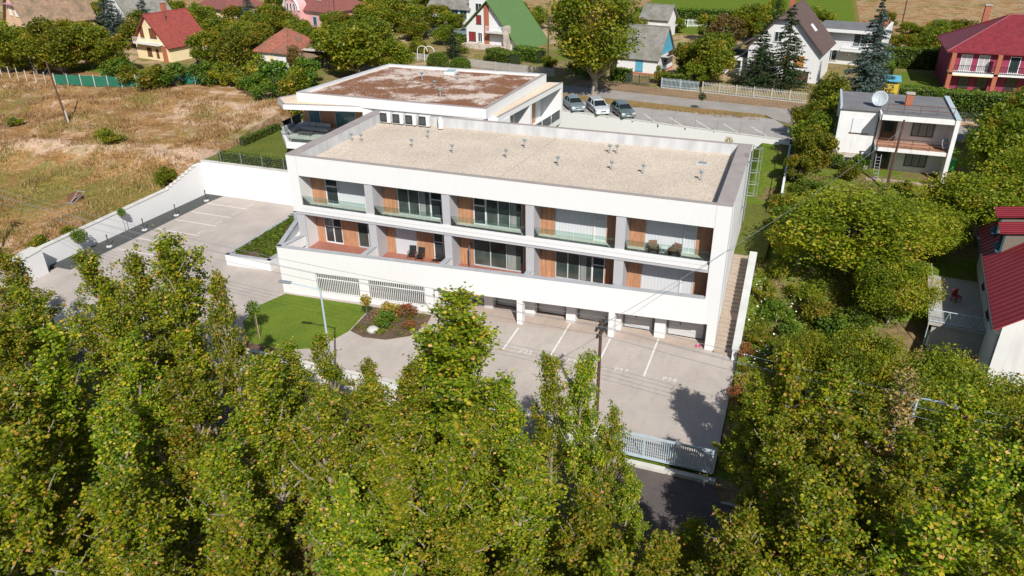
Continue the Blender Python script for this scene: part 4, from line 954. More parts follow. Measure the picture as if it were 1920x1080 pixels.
# ------------------------------------------------------------------ neighbouring houses
def quadslab(mb, a, b_, c, d, th):
    """roof plane a-b-c-d (counter-clockwise seen from above) with thickness th downwards"""
    n = (Vector(b_) - Vector(a)).cross(Vector(d) - Vector(a)).normalized() * th
    top = [Vector(p) for p in (a, b_, c, d)]; bot = [p - n for p in top]
    return mb.add(top + bot, [(0, 1, 2, 3), (7, 6, 5, 4), (0, 4, 5, 1), (1, 5, 6, 2), (2, 6, 7, 3), (3, 7, 4, 0)])
def gable(t, W, D, he, hr, wall, roof, ov=.4, along='y', z0=0, fascia=None):
    """walls with gables and a two-slope roof; ridge along local y (gable to the front) or x"""
    a, b_ = (W / 2, D / 2) if along == 'y' else (D / 2, W / 2)
    prof = [(-a, z0), (a, z0), (a, he), (0, hr), (-a, he)]
    f = (lambda p, s: (p[0], s * b_, p[1])) if along == 'y' else (lambda p, s: (s * b_, -p[0], p[1]))
    vs = [f(p, -1) for p in prof] + [f(p, 1) for p in prof]
    MB().add(vs, [(0, 1, 2, 3, 4), (9, 8, 7, 6, 5), (0, 5, 6, 1), (1, 6, 7, 2), (4, 9, 5, 0), (2, 7, 8, 3), (3, 8, 9, 4)]).build('wall', wall, t)
    sl = (hr - he) / a; e = a + ov; ze = he - ov * sl + .12; zr = hr + .12; o = b_ + ov
    mb = MB()
    for s in (-1, 1):
        pts = [(s * e, ze), (0, zr)]
        q = [(pts[0][0], -o, pts[0][1]), (pts[0][0], o, pts[0][1]), (0, o, zr), (0, -o, zr)]
        if s == 1: q = [q[0], q[1], q[2], q[3]]
        else: q = [q[1], q[0], q[3], q[2]]
        if along != 'y': q = [(y, -x, z) for x, y, z in q]
        quadslab(mb, *q, .14)
    r = mb.build('roof', roof, t)
    rt = MB().tube((0, -o, zr), (0, o, zr), .1) if along == 'y' else MB().tube((-o, 0, zr), (o, 0, zr), .1)
    rt.build('ridge', roof, r); return r
def hip(t, W, D, he, hr, wall, roof, ov=.5, ridge=None, z0=0):
    MB().box(-W / 2, -D / 2, z0, W / 2, D / 2, he).build('wall', wall, t)
    a, c = W / 2 + ov, D / 2 + ov; rl = max(.1, (a - c)) if ridge is None else ridge
    vs = [(-a, -c, he), (a, -c, he), (a, c, he), (-a, c, he), (-rl, 0, hr), (rl, 0, hr), (-a, -c, he - .15), (a, -c, he - .15), (a, c, he - .15), (-a, c, he - .15)]
    r = MB().add(vs, [(0, 1, 5, 4), (1, 2, 5), (2, 3, 4, 5), (3, 0, 4), (6, 7, 1, 0), (7, 8, 2, 1), (8, 9, 3, 2), (9, 6, 0, 3), (9, 8, 7, 6)]).build('roof', roof, t)
    for p, q in (((-a, -c, he), (-rl, 0, hr)), ((a, -c, he), (rl, 0, hr)), ((-a, c, he), (-rl, 0, hr)), ((a, c, he), (rl, 0, hr)), ((-rl, 0, hr), (rl, 0, hr))): MB().tube(p, q, .09, n=5).build('ridge', roof, r)
    return r
def win(t, face, u, z, w, h, W, D, frame=None, pane=None, name='window', bars=1, off=0):
    """frame standing proud of the wall, pane set back inside it"""
    frame = frame or WHITE_PLASTIC; pane = pane or PANE
    mats = {'f': Matrix.Translation((u, -D / 2 - off, z)), 'r': Matrix.Translation((W / 2 + off, u, z)) @ Matrix.Rotation(R(90), 4, 'Z'),
            'l': Matrix.Translation((-W / 2 - off, u, z)) @ Matrix.Rotation(R(-90), 4, 'Z'), 'b': Matrix.Translation((u, D / 2 + off, z)) @ Matrix.Rotation(R(180), 4, 'Z')}[face]
    m = MB().box(-w / 2, -.07, 0, -w / 2 + .08, .02, h).box(w / 2 - .08, -.07, 0, w / 2, .02, h).box(-w / 2 + .08, -.07, h - .08, w / 2 - .08, .02, h).box(-w / 2 - .06, -.13, -.06, w / 2 + .06, .02, 0)
    for k in range(bars): xm = -w / 2 + w * (k + 1) / (bars + 1); m.box(xm - .03, -.05, 0, xm + .03, .02, h - .08)
    f = m.xf(mats).build(name, frame, t)
    for k in range(bars + 1):
        a, c = -w / 2 + .08 + (w - .16) * k / (bars + 1) + .03 * (k > 0), -w / 2 + .08 + (w - .16) * (k + 1) / (bars + 1) - .03 * (k < bars)
        MB().box(a, -.02, 0.01, c, .01, h - .08).xf(mats).build('pane', pane, f)
    return f
def chimney(t, x, y, z0, z1, mat=None, w=.35):
    c = box('chimney', mat or BRICK_RED, t, x - w, y - w, z0, x + w, y + w, z1); box('cap', CONC, c, x - w - .08, y - w - .08, z1, x + w + .08, y + w + .08, z1 + .12); return c
def railing(t, x0, x1, y, z, h, mat, n=8, name='railing'):
    m = MB().box(x0, y - .03, z + h - .06, x1, y + .03, z + h).box(x0, y - .03, z + .08, x1, y + .03, z + .13)
    r = m.build(name, mat, t)
    bm_ = MB()
    for k in range(n + 1): xx = x0 + (x1 - x0) * k / n; bm_.box(xx - .025, y - .02, z, xx + .025, y + .02, z + h - .06)
    bm_.build('balusters', mat, r); return r

# cream house with the brown roof
t = thing('house', 'peach house with steep mossy brown roof behind the garden trees', 'house', (-123.2, 54.2, 5.9), R(-20))
gable(t, 9.4, 11, 5.0, 10.4, PEACH, ROOF_BROWN, .5)
for u, z in ((-1.2, 6.0), (1.4, 6.0)): win(t, 'f', u, z, 1.0, 1.5, 9.4, 11, pane=BLIND, bars=0)
b = box('balcony', CONC_PALE, t, -4.4, -6.9, 3.0, 4.4, -5.5, 3.2); railing(b, -4.4, 4.4, -6.85, 3.2, 1.0, BROWNWOOD, 26)
box('awning', M('awning_cloth', (.45, .25, .35), rough=.8), t, -1.9, -6.1, 7.8, 2.3, -5.5, 7.95)
for y in (-2.6, -1.2): a = box('cooling_unit', WHITE_PLASTIC, t, 4.7, y - .5, 2.6, 5.1, y + .5, 3.3, .03)
MB().tube((4.75, -5.4, 0), (4.75, -5.4, 5), .06).build('downpipe', METAL_DARK, t); win(t, 'r', 2, 1.4, 1.3, 1.2, 9.4, 11)
t = thing('house', 'white gabled house with weathered grey roof beside the peach house', 'house', (-116.0, 67.0, 5.9), R(-20))
gable(t, 9, 8, 5.0, 9.0, WHITE_OLD, ROOF_GREY, .4); win(t, 'f', -1, 5.4, .9, 1.2, 9, 8); p = box('porch', WHITE_OLD, t, 2, -6.5, 0, 6.5, -4, 2.6); quadslab(MB(), (1.7, -6.9, 2.6), (6.9, -6.9, 2.6), (6.9, -4, 3.6), (1.7, -4, 3.6), .12).build('porch_roof', ROOF_GREY, t)
# cream house, red tiles
t = thing('house', 'cream house with bright red tiled roof and small white balcony', 'house', (-96.4, 53.6, 5.9), R(-10))
r = gable(t, 8.4, 7.4, 2.6, 7.0, CREAM, ROOF_RED, .5)
win(t, 'f', .9, 3.5, 1.6, 1.5, 8.4, 7.4, BROWNWOOD, M('brown_shutter', (.20, .07, .03), (.15, .05, .025), 4, .7), bars=1)
win(t, 'f', -1.9, 3.4, .9, 1.9, 8.4, 7.4, BROWNWOOD, MATS['brown_shutter'], 'door', 0); win(t, 'f', -.9, .6, 1.1, 1.3, 8.4, 7.4, BROWNWOOD, MATS['brown_shutter']); win(t, 'f', 1.1, .5, .6, 1.3, 8.4, 7.4, BROWNWOOD, MATS['brown_shutter'], bars=0)
b = box('balcony', WHITE_OLD, t, -3.3, -4.7, 2.55, 3.0, -3.7, 2.75); railing(b, -3.3, 3.0, -4.65, 2.75, .85, WHITE_METAL, 16)
MB().box(3.1, -4.3, 0, 3.5, -3.5, 2.4).build('pillar', BRICK_RED, t); chimney(t, -2.2, 1.5, 5, 8.2)
MB().tube((1.2, -1, 6.0), (1.2, -1, 7.3), .07).build('flue', METAL_DARK, t)
# white cottage with hip roof
t = thing('cottage', 'small white cottage with old orange hip roof and open porch', 'house', (-71.6, 51.6, 5.9), R(-6))
hip(t, 6.0, 7.5, 3.0, 5.9, WHITE_OLD, ROOF_ORANGE, .4); win(t, 'f', -.3, 1.0, 1.0, 1.5, 6, 7.5, CREAM, CREAM)
box('plinth', BRICK_RED, t, -3.05, -3.8, 0, 3.05, 3.8, .35)
for y in (-3.4, -1.2, 1.0): MB().tube((5.6, y, 0), (5.6, y, 2.3), .07).build('porch_post', BROWNWOOD, t)
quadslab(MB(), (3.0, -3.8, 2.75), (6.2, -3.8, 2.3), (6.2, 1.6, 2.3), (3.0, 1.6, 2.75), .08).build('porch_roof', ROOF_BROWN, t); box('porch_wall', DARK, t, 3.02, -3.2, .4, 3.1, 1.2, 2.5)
quadslab(MB(), (3.2, -1.2, 3.1), (9.2, .2, 2.9), (9.2, 4.2, 3.2), (3.2, 4.2, 3.4), .08).build('canopy', M('corrugated_sheet', (.50, .46, .40), (.38, .34, .30), 2, .8, .4, 10), t)
for x, y in ((8.9, .4), (8.9, 4.0)): MB().tube((x, y, 0), (x, y, 2.9), .06).build('canopy_post', METAL, t)
# pink house
t = thing('house', 'pink house with maroon hip roof and white arched gable', 'house', (-88.0, 88.5, 5.9), R(-16))
hip(t, 11, 9.5, 3.6, 7.8, PINK, ROOF_MAROON, .5); box('cornice', WHITE, t, -5.6, -4.85, 3.05, 5.6, 4.85, 3.45)
arch = [(-2.3, 0)] + [(-2.3 * math.cos(a), 3.6 + 2.3 * math.sin(a)) for a in np.linspace(0, math.pi, 13)] + [(2.3, 0)]
MB().add([(x - 4.0, -6.2, z) for x, z in arch] + [(x - 4.0, -4.0, z) for x, z in arch], [tuple(range(len(arch)))[::-1]] + [(i, (i + 1) % len(arch), len(arch) + (i + 1) % len(arch), len(arch) + i) for i in range(len(arch))]).build('arched_gable', PINK, t)
MB().path([(x - 4.0, -6.25, z) for x, z in arch[1:-1]], .22).build('arch_trim', WHITE, t)
for u in (-5.0, -4.0, -3.0): win(t, 'f', u, 3.6, .6, 1.3, 11, 9.5, bars=0, off=1.45)
for u in (1.0, 3.6): win(t, 'f', u, 1.0, 1.0, 1.5, 11, 9.5, BLUEPAINT)
win(t, 'r', 1, 1.0, 1.0, 1.5, 11, 9.5); sk = MB().box(.6, -3.4, 5.4, 1.4, -2.2, 5.5).xf(Matrix.Identity(4)).build('skylight', WHITE_PLASTIC, t)
# red roof far left
t = thing('house', 'house with dull red hip roof seen behind the blue conifers', 'house', (-113.5, 90.0, 5.9), R(-20)); hip(t, 10, 9, 3.0, 6.6, CREAM, ROOF_MAROON, .5); win(t, 'f', 1, 1, 1.2, 1.4, 10, 9, BLUEPAINT); win(t, 'r', -1, 1, 1.2, 1.4, 10, 9, BLUEPAINT)
# far middle pair
t = thing('house', 'low house with long grey roof and blue veranda at the top of the gardens', 'house', (-67.0, 104.0, 5.9), R(-10)); gable(t, 10, 6, 2.8, 5.2, WHITE_OLD, ROOF_GREY, .5, 'x')
for u in (-1.5, 1.5, 3.6): win(t, 'f', u, .8, 1.6, 1.5, 10, 6, BLUEPAINT, PANE)
box('veranda', CONC_PALE, t, -.5, -4.6, 0, 5, -3, .5); railing(t, -.5, 5, -4.55, .5, .9, BLUE_GREY, 14)
t = thing('house', 'plain white gabled house beside the low grey-roofed house', 'house', (-58.5, 103.0, 5.9), R(-10)); gable(t, 7, 7, 4.6, 7.6, WHITE, ROOF_GREY, .3); win(t, 'f', -1.2, 2.4, 1.5, 1.6, 7, 7); win(t, 'f', 2.2, 2.6, .5, 1.2, 7, 7, bars=0)
# green-roofed chalet
t = thing('chalet', 'white steep-gabled chalet with bright green roof and red brick chimney strip', 'house', (-46.8, 80.0, 5.9), R(-10))
prof = [(-5.2, 0), (4.6, 0), (4.6, 1.6), (-.6, 7.6), (-5.2, 3.4)]
DD = 4.6
MB().add([(x, -DD, z) for x, z in prof] + [(x, DD, z) for x, z in prof], [(0, 1, 2, 3, 4), (9, 8, 7, 6, 5), (0, 5, 6, 1), (1, 6, 7, 2), (4, 9, 5, 0), (2, 7, 8, 3), (3, 8, 9, 4)]).build('wall', WHITE, t)
mb = MB(); quadslab(mb, (6.4, -DD - .7, -.35), (6.4, DD + .5, -.35), (-.6, DD + .5, 7.85), (-.6, -DD - .7, 7.85), .12); quadslab(mb, (-5.7, DD + .5, 3.2), (-5.7, -DD - .7, 3.2), (-.6, -DD - .7, 7.85), (-.6, DD + .5, 7.85), .12)
r = mb.build('roof', ROOF_GREEN, t)
box('chimney_strip', BRICK_RED, t, -1.5, -DD - .12, 0, -.55, -DD - .002, 7.0)
for u, z, w, h in ((-2.6, 3.9, 1.0, 1.4), (-4.0, 1.0, 1.4, 1.5)): win(t, 'f', u, z, w, h, 10, DD * 2, BROWNWOOD, REDPAINT)
win(t, 'f', -2.4, 1.0, .9, 1.5, 10, DD * 2)
b = box('balcony', CONC_PALE, t, -.5, -DD - 1.3, 2.7, 3.0, -DD, 2.9); railing(b, -.5, 3.0, -DD - 1.25, 2.9, .95, WHITE_METAL, 14)
win(t, 'f', .9, 3.0, 1.2, 2.0, 10, DD * 2, pane=BLIND); win(t, 'f', 1.2, .4, 2.2, 2.0, 10, DD * 2, pane=BLIND)
box('awning', ORANGEPAINT, t, -.4, -DD - .9, 2.45, 3.0, -DD - .1, 2.55); box('stone_pier', RUBBLE, t, 3.0, -DD - 1.3, 0, 3.7, -DD, 4.0); box('terrace', RUBBLE, t, -5.3, -DD - 1.6, -.2, 2.9, -DD, .7)
# blue gable house
t = thing('cottage', 'low white cottage with grey slate roof and bright blue gable', 'house', (-19.4, 66.4, 5.9), R(-9))
gable(t, 6.2, 6.8, 2.4, 6.2, WHITE, ROOF_GREY, .35, 'x'); tri = [(-2.9, 2.7), (2.9, 2.7), (0, 6.1)]
MB().add([(3.12, a, z) for a, z in tri] + [(3.2, a, z) for a, z in tri], [(0, 1, 2), (5, 4, 3), (0, 3, 4, 1), (1, 4, 5, 2), (2, 5, 3, 0)]).build('gable_boarding', BLUEPAINT, t)
win(t, 'f', .4, .5, 1.1, 1.5, 6.2, 6.8, BLUEPAINT, BLUEPAINT); b = box('balcony', CONC_PALE, t, 3.1, -2.2, 2.45, 4.3, 2.2, 2.6)
box('rail', BROWNWOOD, b, 4.22, -2.2, 2.6, 4.3, 2.2, 3.3); win(t, 'r', 0, .4, 1.3, 1.8, 6.2, 6.8, BLUEPAINT); box('plinth', BRICK_RED, t, -3.15, -3.45, -.2, 3.15, 3.45, .25)
t = thing('shed', 'small red garden shed on the brown lawn', 'shed', (-12.8, 78.0, 5.9), R(-12)); gable(t, 2.2, 2.2, 1.7, 2.5, REDPAINT, ROOF_DARK, .2); win(t, 'f', 0, .1, .8, 1.5, 2.2, 2.2, REDPAINT, BROWNWOOD, 'door', 0)
t = thing('outbuilding', 'small white outbuilding with pitched grey roof behind the big tree', 'house', (-23.4, 97.0, 5.9), R(-10)); gable(t, 5, 4.5, 3.2, 5.2, WHITE, ROOF_GREY, .4, 'x'); win(t, 'f', 1, 1, .9, 1.1, 5, 4.5)
# dark half-hipped house
t = thing('house', 'tall white gabled house with dark brown roof behind two firs', 'house', (.7, 69.3, 5.9), R(-9))
gable(t, 9.6, 9, 4.4, 9.5, WHITE, ROOF_DARK, .55); MB().add([(-1.3, -5.2, 8.2), (1.3, -5.2, 8.2), (0, -4.0, 9.75)], [(0, 1, 2)]).build('half_hip', ROOF_DARK, t)
chimney(t, -.9, 1.5, 8, 10.6); sk = quadslab(MB(), (2.4, -1.0, 7.15), (3.2, -1.0, 6.3), (3.2, .2, 6.3), (2.4, .2, 7.15), .05).build('skylight', WHITE_PLASTIC, t)
win(t, 'f', -1.0, 5.2, 1.1, 1.3, 9.6, 9); win(t, 'f', 2.2, 2.1, 1.3, 1.4, 9.6, 9, ORANGEPAINT, ORANGEPAINT, bars=0); win(t, 'f', .6, 2.1, 1.0, 1.4, 9.6, 9, ORANGEPAINT, ORANGEPAINT, bars=0)
win(t, 'f', 2.4, -.1, 2.6, 1.6, 9.6, 9, BROWNWOOD, BROWNWOOD, 'garage_door', 3)
MB().box(-8.6, -3.5, 0, -4.8, 3, 2.4).build('wing', WHITE_OLD, t); quadslab(MB(), (-9.2, 3.4, 2.3), (-9.2, -4.2, 2.3), (-4.6, -4.2, 5.2), (-4.6, 3.4, 5.2), .14).build('wing_roof', ROOF_DARK, t)
win(t, 'f', -6.8, .9, 2.0, 1.2, 9.6, 7)
t = thing('house', 'white flat-roofed house with balcony and red chimney behind the dark-roofed house', 'house', (9.6, 82.4, 5.9), R(-10))
MB().box(-5, -3.6, 0, 4.2, 3.6, 4.9).build('wall', WHITE, t); MB().box(4.2, -4.9, 0, 4.5, 3.7, 5.5).build('fin_wall', WHITE, t); box('roof', BITUMEN, t, -5.4, -4.6, 4.92, 4.2, 3.9, 5.12); box('fascia', WHITE, t, -5.45, -4.7, 4.7, 4.2, -4.6, 5.15)
win(t, 'f', 1.2, 2.8, 2.0, 1.8, 10, 7.2, pane=PANE); win(t, 'f', 3.4, 3.0, .7, 1.3, 10, 7.2, ORANGEPAINT, ORANGEPAINT, bars=0); b = box('balcony', WHITE, t, -1.2, -4.9, 2.1, 4.2, -3.6, 2.4); railing(b, -1.2, 4.2, -4.85, 2.4, 1.0, GREY_FRAME, 20); chimney(t, 3.7, 1, 5, 6.3)
win(t, 'f', -2.5, .5, 1.6, 1.5, 10, 7.2)
# crimson hip roof house
t = thing('house', 'two-storey magenta house with crimson hip roof and dark balconies', 'house', (28.4, 71.5, 5.9), R(0))
hip(t, 15.5, 10.5, 4.9, 8.9, MAGENTA, ROOF_CRIMSON, .7, 1.2)
for x in (-7.6, -2.4, 2.8): MB().box(x - .25, -6.7, 0, x + .25, -6.2, 4.8).build('brick_column', BRICK_RED, t)
b = box('balcony', WHITE_OLD, t, -7.8, -6.7, 2.2, 7.8, -5.25, 2.42)
for x0, x1 in ((-7.3, -2.7), (-2.1, 2.5), (3.1, 7.7)): railing(b, x0, x1, -6.6, 2.42, .95, BLACKPLASTIC, 22)
for u in (-5.9, -3.9): win(t, 'f', u, 2.5, 1.3, 2.0, 15.5, 10.5, pane=M('grey_blind', (.42, .40, .40), rough=.7) if 'grey_blind' not in MATS else MATS['grey_blind'])
for u in (-.4, 2.2, 5): win(t, 'f', u, 2.5, 1.2, 2.0, 15.5, 10.5, WHITE_PLASTIC, PANE, bars=0)
for u in (-5.6, -3.5, -.2, 3.0): win(t, 'f', u, .3, 1.3, 1.6, 15.5, 10.5, BROWNWOOD)
box('awning_box', CREAM, t, -7.3, -6.75, 2.05, -2.7, -6.4, 2.2); chimney(t, -3.6, 2.6, 6.5, 9.6); chimney(t, 3.4, 2.6, 6.5, 9.6)
MB().tube((0, 0, 8.8), (0, 0, 10.3), .03).build('antenna', METAL, t)
# grey-roofed white house close by
t = thing('house', 'flat grey-roofed white house with loggia balconies and a rooftop satellite dish', 'house', (0, 0, 0))
Z0, Z1, Z2 = 5.2, 8.15, 11.0
MB().box(6.9, 30.0, Z0 + 1.6, 10.4, 36.8, Z2).box(10.4, 30.4, Z0 - .4, 16.5, 36.8, Z2).build('wall', WHITE_OLD, t)
box('stone_base', RUBBLE, t, 6.85, 29.95, Z0 - .6, 10.4, 36.8, Z0 + 1.6); box('stone_terrace', RUBBLE_BROWN, t, 10.1, 27.2, Z0 - 1.2, 16.2, 30.4, Z0 - .02)
MB().box(16.5, 27.9, Z0 - .8, 16.85, 37, Z2 + .25).build('fin_wall', WHITE_OLD, t); box('fin_coping', BLUE_GREY, t, 16.45, 27.85, Z2 + .25, 16.9, 37.05, Z2 + .31)
box('parapet', BLUE_GREY, t, 6.8, 29.9, Z2, 7.0, 36.9, Z2 + .35)
MB().box(7.0, 29.8, Z2, 16.5, 37, Z2 + .14).box(10.4, 28.1, Z2 - .02, 16.5, 29.8, Z2 + .14).build('roof', BITUMEN, t)
MB().box(10.35, 28.0, Z2 - .28, 16.5, 28.15, Z2 + .17).box(10.3, 28.0, Z2 - .28, 10.45, 30.0, Z2 + .17).box(10.45, 28.15, Z2 - .25, 16.5, 30.4, Z2 - .03).build('fascia', WHITE_OLD, t)
b = MB().box(10.4, 28.05, Z1 - .38, 16.5, 30.4, Z1 - .05).build('balcony', WHITE_OLD, t); box('balcony_floor', M('terracotta', (.42, .22, .14), (.34, .18, .12), 3, .8), b, 10.5, 28.2, Z1 - .05, 16.5, 30.4, Z1)
rl = MB().box(10.45, 28.1, Z1 + .82, 16.5, 28.16, Z1 + .88).box(10.45, 28.1, Z1 + .45, 16.5, 28.14, Z1 + .49).box(10.45, 28.1, Z1 + .1, 16.5, 28.14, Z1 + .14)
for k in range(5): xx = 10.5 + k * 1.48; rl.box(xx - .02, 28.1, Z1, xx + .02, 28.15, Z1 + .82)
rl.build('railing', BROWNWOOD, b)
rl = MB().box(10.8, 29.0, Z2 + .95, 16.4, 29.05, Z2 + 1.0).box(10.8, 29.0, Z2 + .55, 16.4, 29.04, Z2 + .59)
for k in range(5): xx = 10.85 + k * 1.38; rl.box(xx - .02, 29.0, Z2 + .14, xx + .02, 29.04, Z2 + .95)
rl.build('roof_railing', MATS['rust'], t)
HW, HD, hc = 6.1, 60.8, 13.45
for z in (Z0, Z1):
    d = MB().box(10.75, 30.28, z, 12.1, 30.4, z + 2.15).build('door', BROWNWOOD, t); box('pane', PANE, d, 11.0, 30.26, z + .9, 11.85, 30.28, z + 1.9)
    f = MB().box(13.4, 30.33, z + .65, 15.3, 30.4, z + .72).box(13.4, 30.33, z + 2.05, 15.3, 30.4, z + 2.12).box(13.4, 30.33, z + .72, 13.48, 30.4, z + 2.05).box(15.22, 30.33, z + .72, 15.3, 30.4, z + 2.05).box(14.0, 30.33, z + .72, 14.06, 30.4, z + 2.05).box(14.65, 30.33, z + .72, 14.71, 30.4, z + 2.05).build('window', BROWNWOOD, t)
    for a, c in ((13.48, 14.0), (14.06, 14.65), (14.71, 15.22)): box('pane', CURTAIN, f, a, 30.36, z + .72, c, 30.39, z + 2.05)
f = box('window', BROWNWOOD, t, 8.0, 29.94, Z1 + .55, 9.7, 30.0, Z1 + .65); box('roller_blind', BLIND, f, 8.15, 29.92, Z1 + .65, 9.55, 29.98, Z1 + 2.05)
f = box('window', GREY_FRAME, t, 8.0, 29.90, Z0 + .5, 9.9, 29.94, Z0 + 1.2); box('pane', PANE, f, 8.06, 29.885, Z0 + .56, 9.84, 29.90, Z0 + 1.14)
MB().path([(10.35, 29.92, Z2), (10.35, 29.92, Z0)], .06).build('downpipe', METAL_DARK, t); chimney(t, 12.9, 32.6, Z2, Z2 + 1.25, w=.3)
def dish(loc, r, aim, label):
    q = thing('satellite_dish', label, 'satellite dish', loc)
    d = Vector(aim).normalized(); m_ = Matrix.Translation((0, 0, r * 1.05)) @ d.to_track_quat('Z', 'Y').to_matrix().to_4x4()
    prof = [(r * k / 7 + .001, .28 * r * (k / 7) ** 2) for k in range(8)] + [(r * k / 7 + .001, .28 * r * (k / 7) ** 2 - .04) for k in range(7, -1, -1)]
    MB().lathe(prof, 24).xf(m_).build('reflector', M('dish_paint', (.40, .45, .48), (.34, .39, .42), 2, .5) if 'dish_paint' not in MATS else MATS['dish_paint'], q, smooth=True)
    MB().tube((0, .1, 0), (0, .05, r), .04).build('mast', METAL, q)
    MB().tube(m_ @ Vector((0, -r * .95, .25 * r)), m_ @ Vector((0, 0, r * .9)), .018).build('feed_arm', METAL, q); return q
dish((10.2, 31.2, Z2 + .14), .72, (-.15, -.9, .35), 'large pale satellite dish on the flat grey roof')
dish((16.15, 28.9, Z1), .52, (.75, -.6, .3), 'smaller satellite dish on the loggia balcony of the grey-roofed house')
dish((-52.7, 92.0, 8.0), .7, (.3, -.9, .3), 'white satellite dish on a mast behind the green-roofed chalet')
t = thing('ladder', 'aluminium ladder leaning in the lower loggia of the grey-roofed house', 'ladder', (10.9, 28.0, Z0 - .02))
MB().tube((-.22, -.5, 0), (-.22, .55, 2.2), .03).build('stile', METAL, t); MB().tube((.22, -.5, 0), (.22, .55, 2.2), .03).build('stile', METAL, t)
for k in range(7): f_ = (k + .8) / 8; MB().tube((-.22, -.5 + 1.05 * f_, 2.2 * f_), (.22, -.5 + 1.05 * f_, 2.2 * f_), .018).build('rung', METAL, t)
t = thing('wheelie_bin', 'green wheelie bin beside the end wall of the grey-roofed house', 'bin', (17.6, 31.5, 5.45)); box('body', GREENBOX, t, -.35, -.4, .08, .35, .4, 1.1, .04); box('lid', GREENBOX, t, -.38, -.44, 1.1, .38, .42, 1.18, .02)
for s in (-.28, .28): MB().lathe([(.12, -.03), (.12, .03)], 10).xf(Matrix.Translation((s, .38, .12)) @ Matrix.Rotation(R(90), 4, 'Y')).build('wheel', BLACKPLASTIC, t)
# red sheet roof house on the right edge
t = thing('house', 'white house with ribbed red sheet roof and two teal dormer windows', 'house', (22.4, 5.2, 1.6), R(-5))
hw, hd, e_, rg = 5.2, 7.6, 5.2, 9.6
prof = [(-hw, -1.0), (hw, -1.0), (hw, e_), (0, rg), (-hw, e_)]
MB().add([(x, -hd, z) for x, z in prof] + [(x, hd, z) for x, z in prof], [(0, 1, 2, 3, 4), (9, 8, 7, 6, 5), (0, 5, 6, 1), (1, 6, 7, 2), (4, 9, 5, 0), (2, 7, 8, 3), (3, 8, 9, 4)]).build('wall', WHITE_OLD, t)
RS = M('red_sheet', (.33, .035, .045), (.27, .03, .038), 1.2, .45); sl = (rg - e_) / hw; ex = hw + .55; ez = e_ - .55 * sl + .15
mb = MB(); quadslab(mb, (-ex, hd + .5, ez), (-ex, -hd - .7, ez), (0, -hd - .7, rg + .15), (0, hd + .5, rg + .15), .1); quadslab(mb, (ex, -hd - .7, ez), (ex, hd + .5, ez), (0, hd + .5, rg + .15), (0, -hd - .7, rg + .15), .1)
r = mb.build('roof', RS, t)
nrib = 28
for i in range(nrib + 1):
    y = -hd - .7 + (2 * hd + 1.2) * i / nrib
    MB().tube((-ex, y, ez + .02), (0, y, rg + .17), .035, n=4).build('standing_seam', M('dark_red_seam', (.10, .012, .018), rough=.5) if 'dark_red_seam' not in MATS else MATS['dark_red_seam'], r)
MB().path([(-ex - .05, -hd - .7, ez - .08), (-ex - .05, hd + .5, ez - .08)], .08).path([(-ex - .05, -hd - .6, ez - .1), (-hw - .05, -hd + .1, ez - .7), (-hw - .05, -hd + .1, -1)], .05).build('gutter', METAL_DARK, t)
DW = M('weathered_boards', (.22, .185, .15), (.14, .12, .10), 8, .85, vec=(1, 1, 6))
for yc in (2.9, 6.1):
    xf_ = -hw + .35; zf_ = ez + (xf_ + ex) * sl
    d = MB().box(xf_, yc - .75, zf_ - .1, xf_ + 2.6, yc + .75, zf_ + 1.5).build('dormer', DW, t)
    w = box('window', TEALPAINT, d, xf_ - .1, yc - .72, zf_ + .05, xf_ - .002, yc + .72, zf_ + 1.4); box('pane', PANE, w, xf_ - .12, yc - .55, zf_ + .25, xf_ - .1, yc + .55, zf_ + 1.25)
    box('sill', TEALPAINT, w, xf_ - .35, yc - .8, zf_ - .05, xf_ - .1, yc + .8, zf_ + .05)
    q = quadslab(MB(), (xf_ - .4, yc + 1.0, zf_ + 1.5), (xf_ - .4, yc - 1.0, zf_ + 1.5), (xf_ + 3.2, yc - 1.0, zf_ + 2.1), (xf_ + 3.2, yc + 1.0, zf_ + 2.1), .08).build('dormer_roof', RS, d)
    for k in range(6): MB().tube((xf_ - .4, yc - 1 + k * .4, zf_ + 1.52), (xf_ + 3.2, yc - 1 + k * .4, zf_ + 2.12), .03, n=4).build('standing_seam', MATS['dark_red_seam'], q)
b = box('balcony', WHITE_OLD, t, -2.2, -hd - 1.3, 2.6, 4, -hd, 2.8); railing(b, -2.2, 4, -hd - 1.25, 2.8, 1.0, WHITE_METAL, 22)
win(t, 'f', -.5, .2, 2.0, 1.8, 2 * hw, 2 * hd, BROWNWOOD, BROWNWOOD); win(t, 'l', -2.5, 2.9, 1.2, 1.4, 2 * hw, 2 * hd, BROWNWOOD); win(t, 'l', 2.0, 2.9, .9, 2.0, 2 * hw, 2 * hd, BROWNWOOD, name='door')
v = MB().box(-8.6, -3.4, 1.9, -5.22, 4.5, 2.1).box(-8.3, -3.2, -1.2, -5.22, -3.0, 1.9).build('veranda', CONC, t); rl = MB()
for p, q in (((-8.55, -3.35, 3.05), (-5.3, -3.35, 3.05)), ((-8.55, -3.35, 2.2), (-5.3, -3.35, 2.2)), ((-8.55, -3.35, 3.05), (-8.55, 4.4, 3.05)), ((-8.55, -3.35, -1), (-8.55, -3.35, 3.05))): rl.tube(p, q, .03)
for k in range(8): x0 = -8.5 + k * .4; rl.tube((x0, -3.35, 2.2), (x0 + .2, -3.35, 3.05), .015).tube((x0 + .2, -3.35, 3.05), (x0 + .4, -3.35, 2.2), .015)
rl.build('railing', BLUE_GREY, v); win(t, 'l', -2.8, .3, .9, .7, 16.6, 2 * hd)
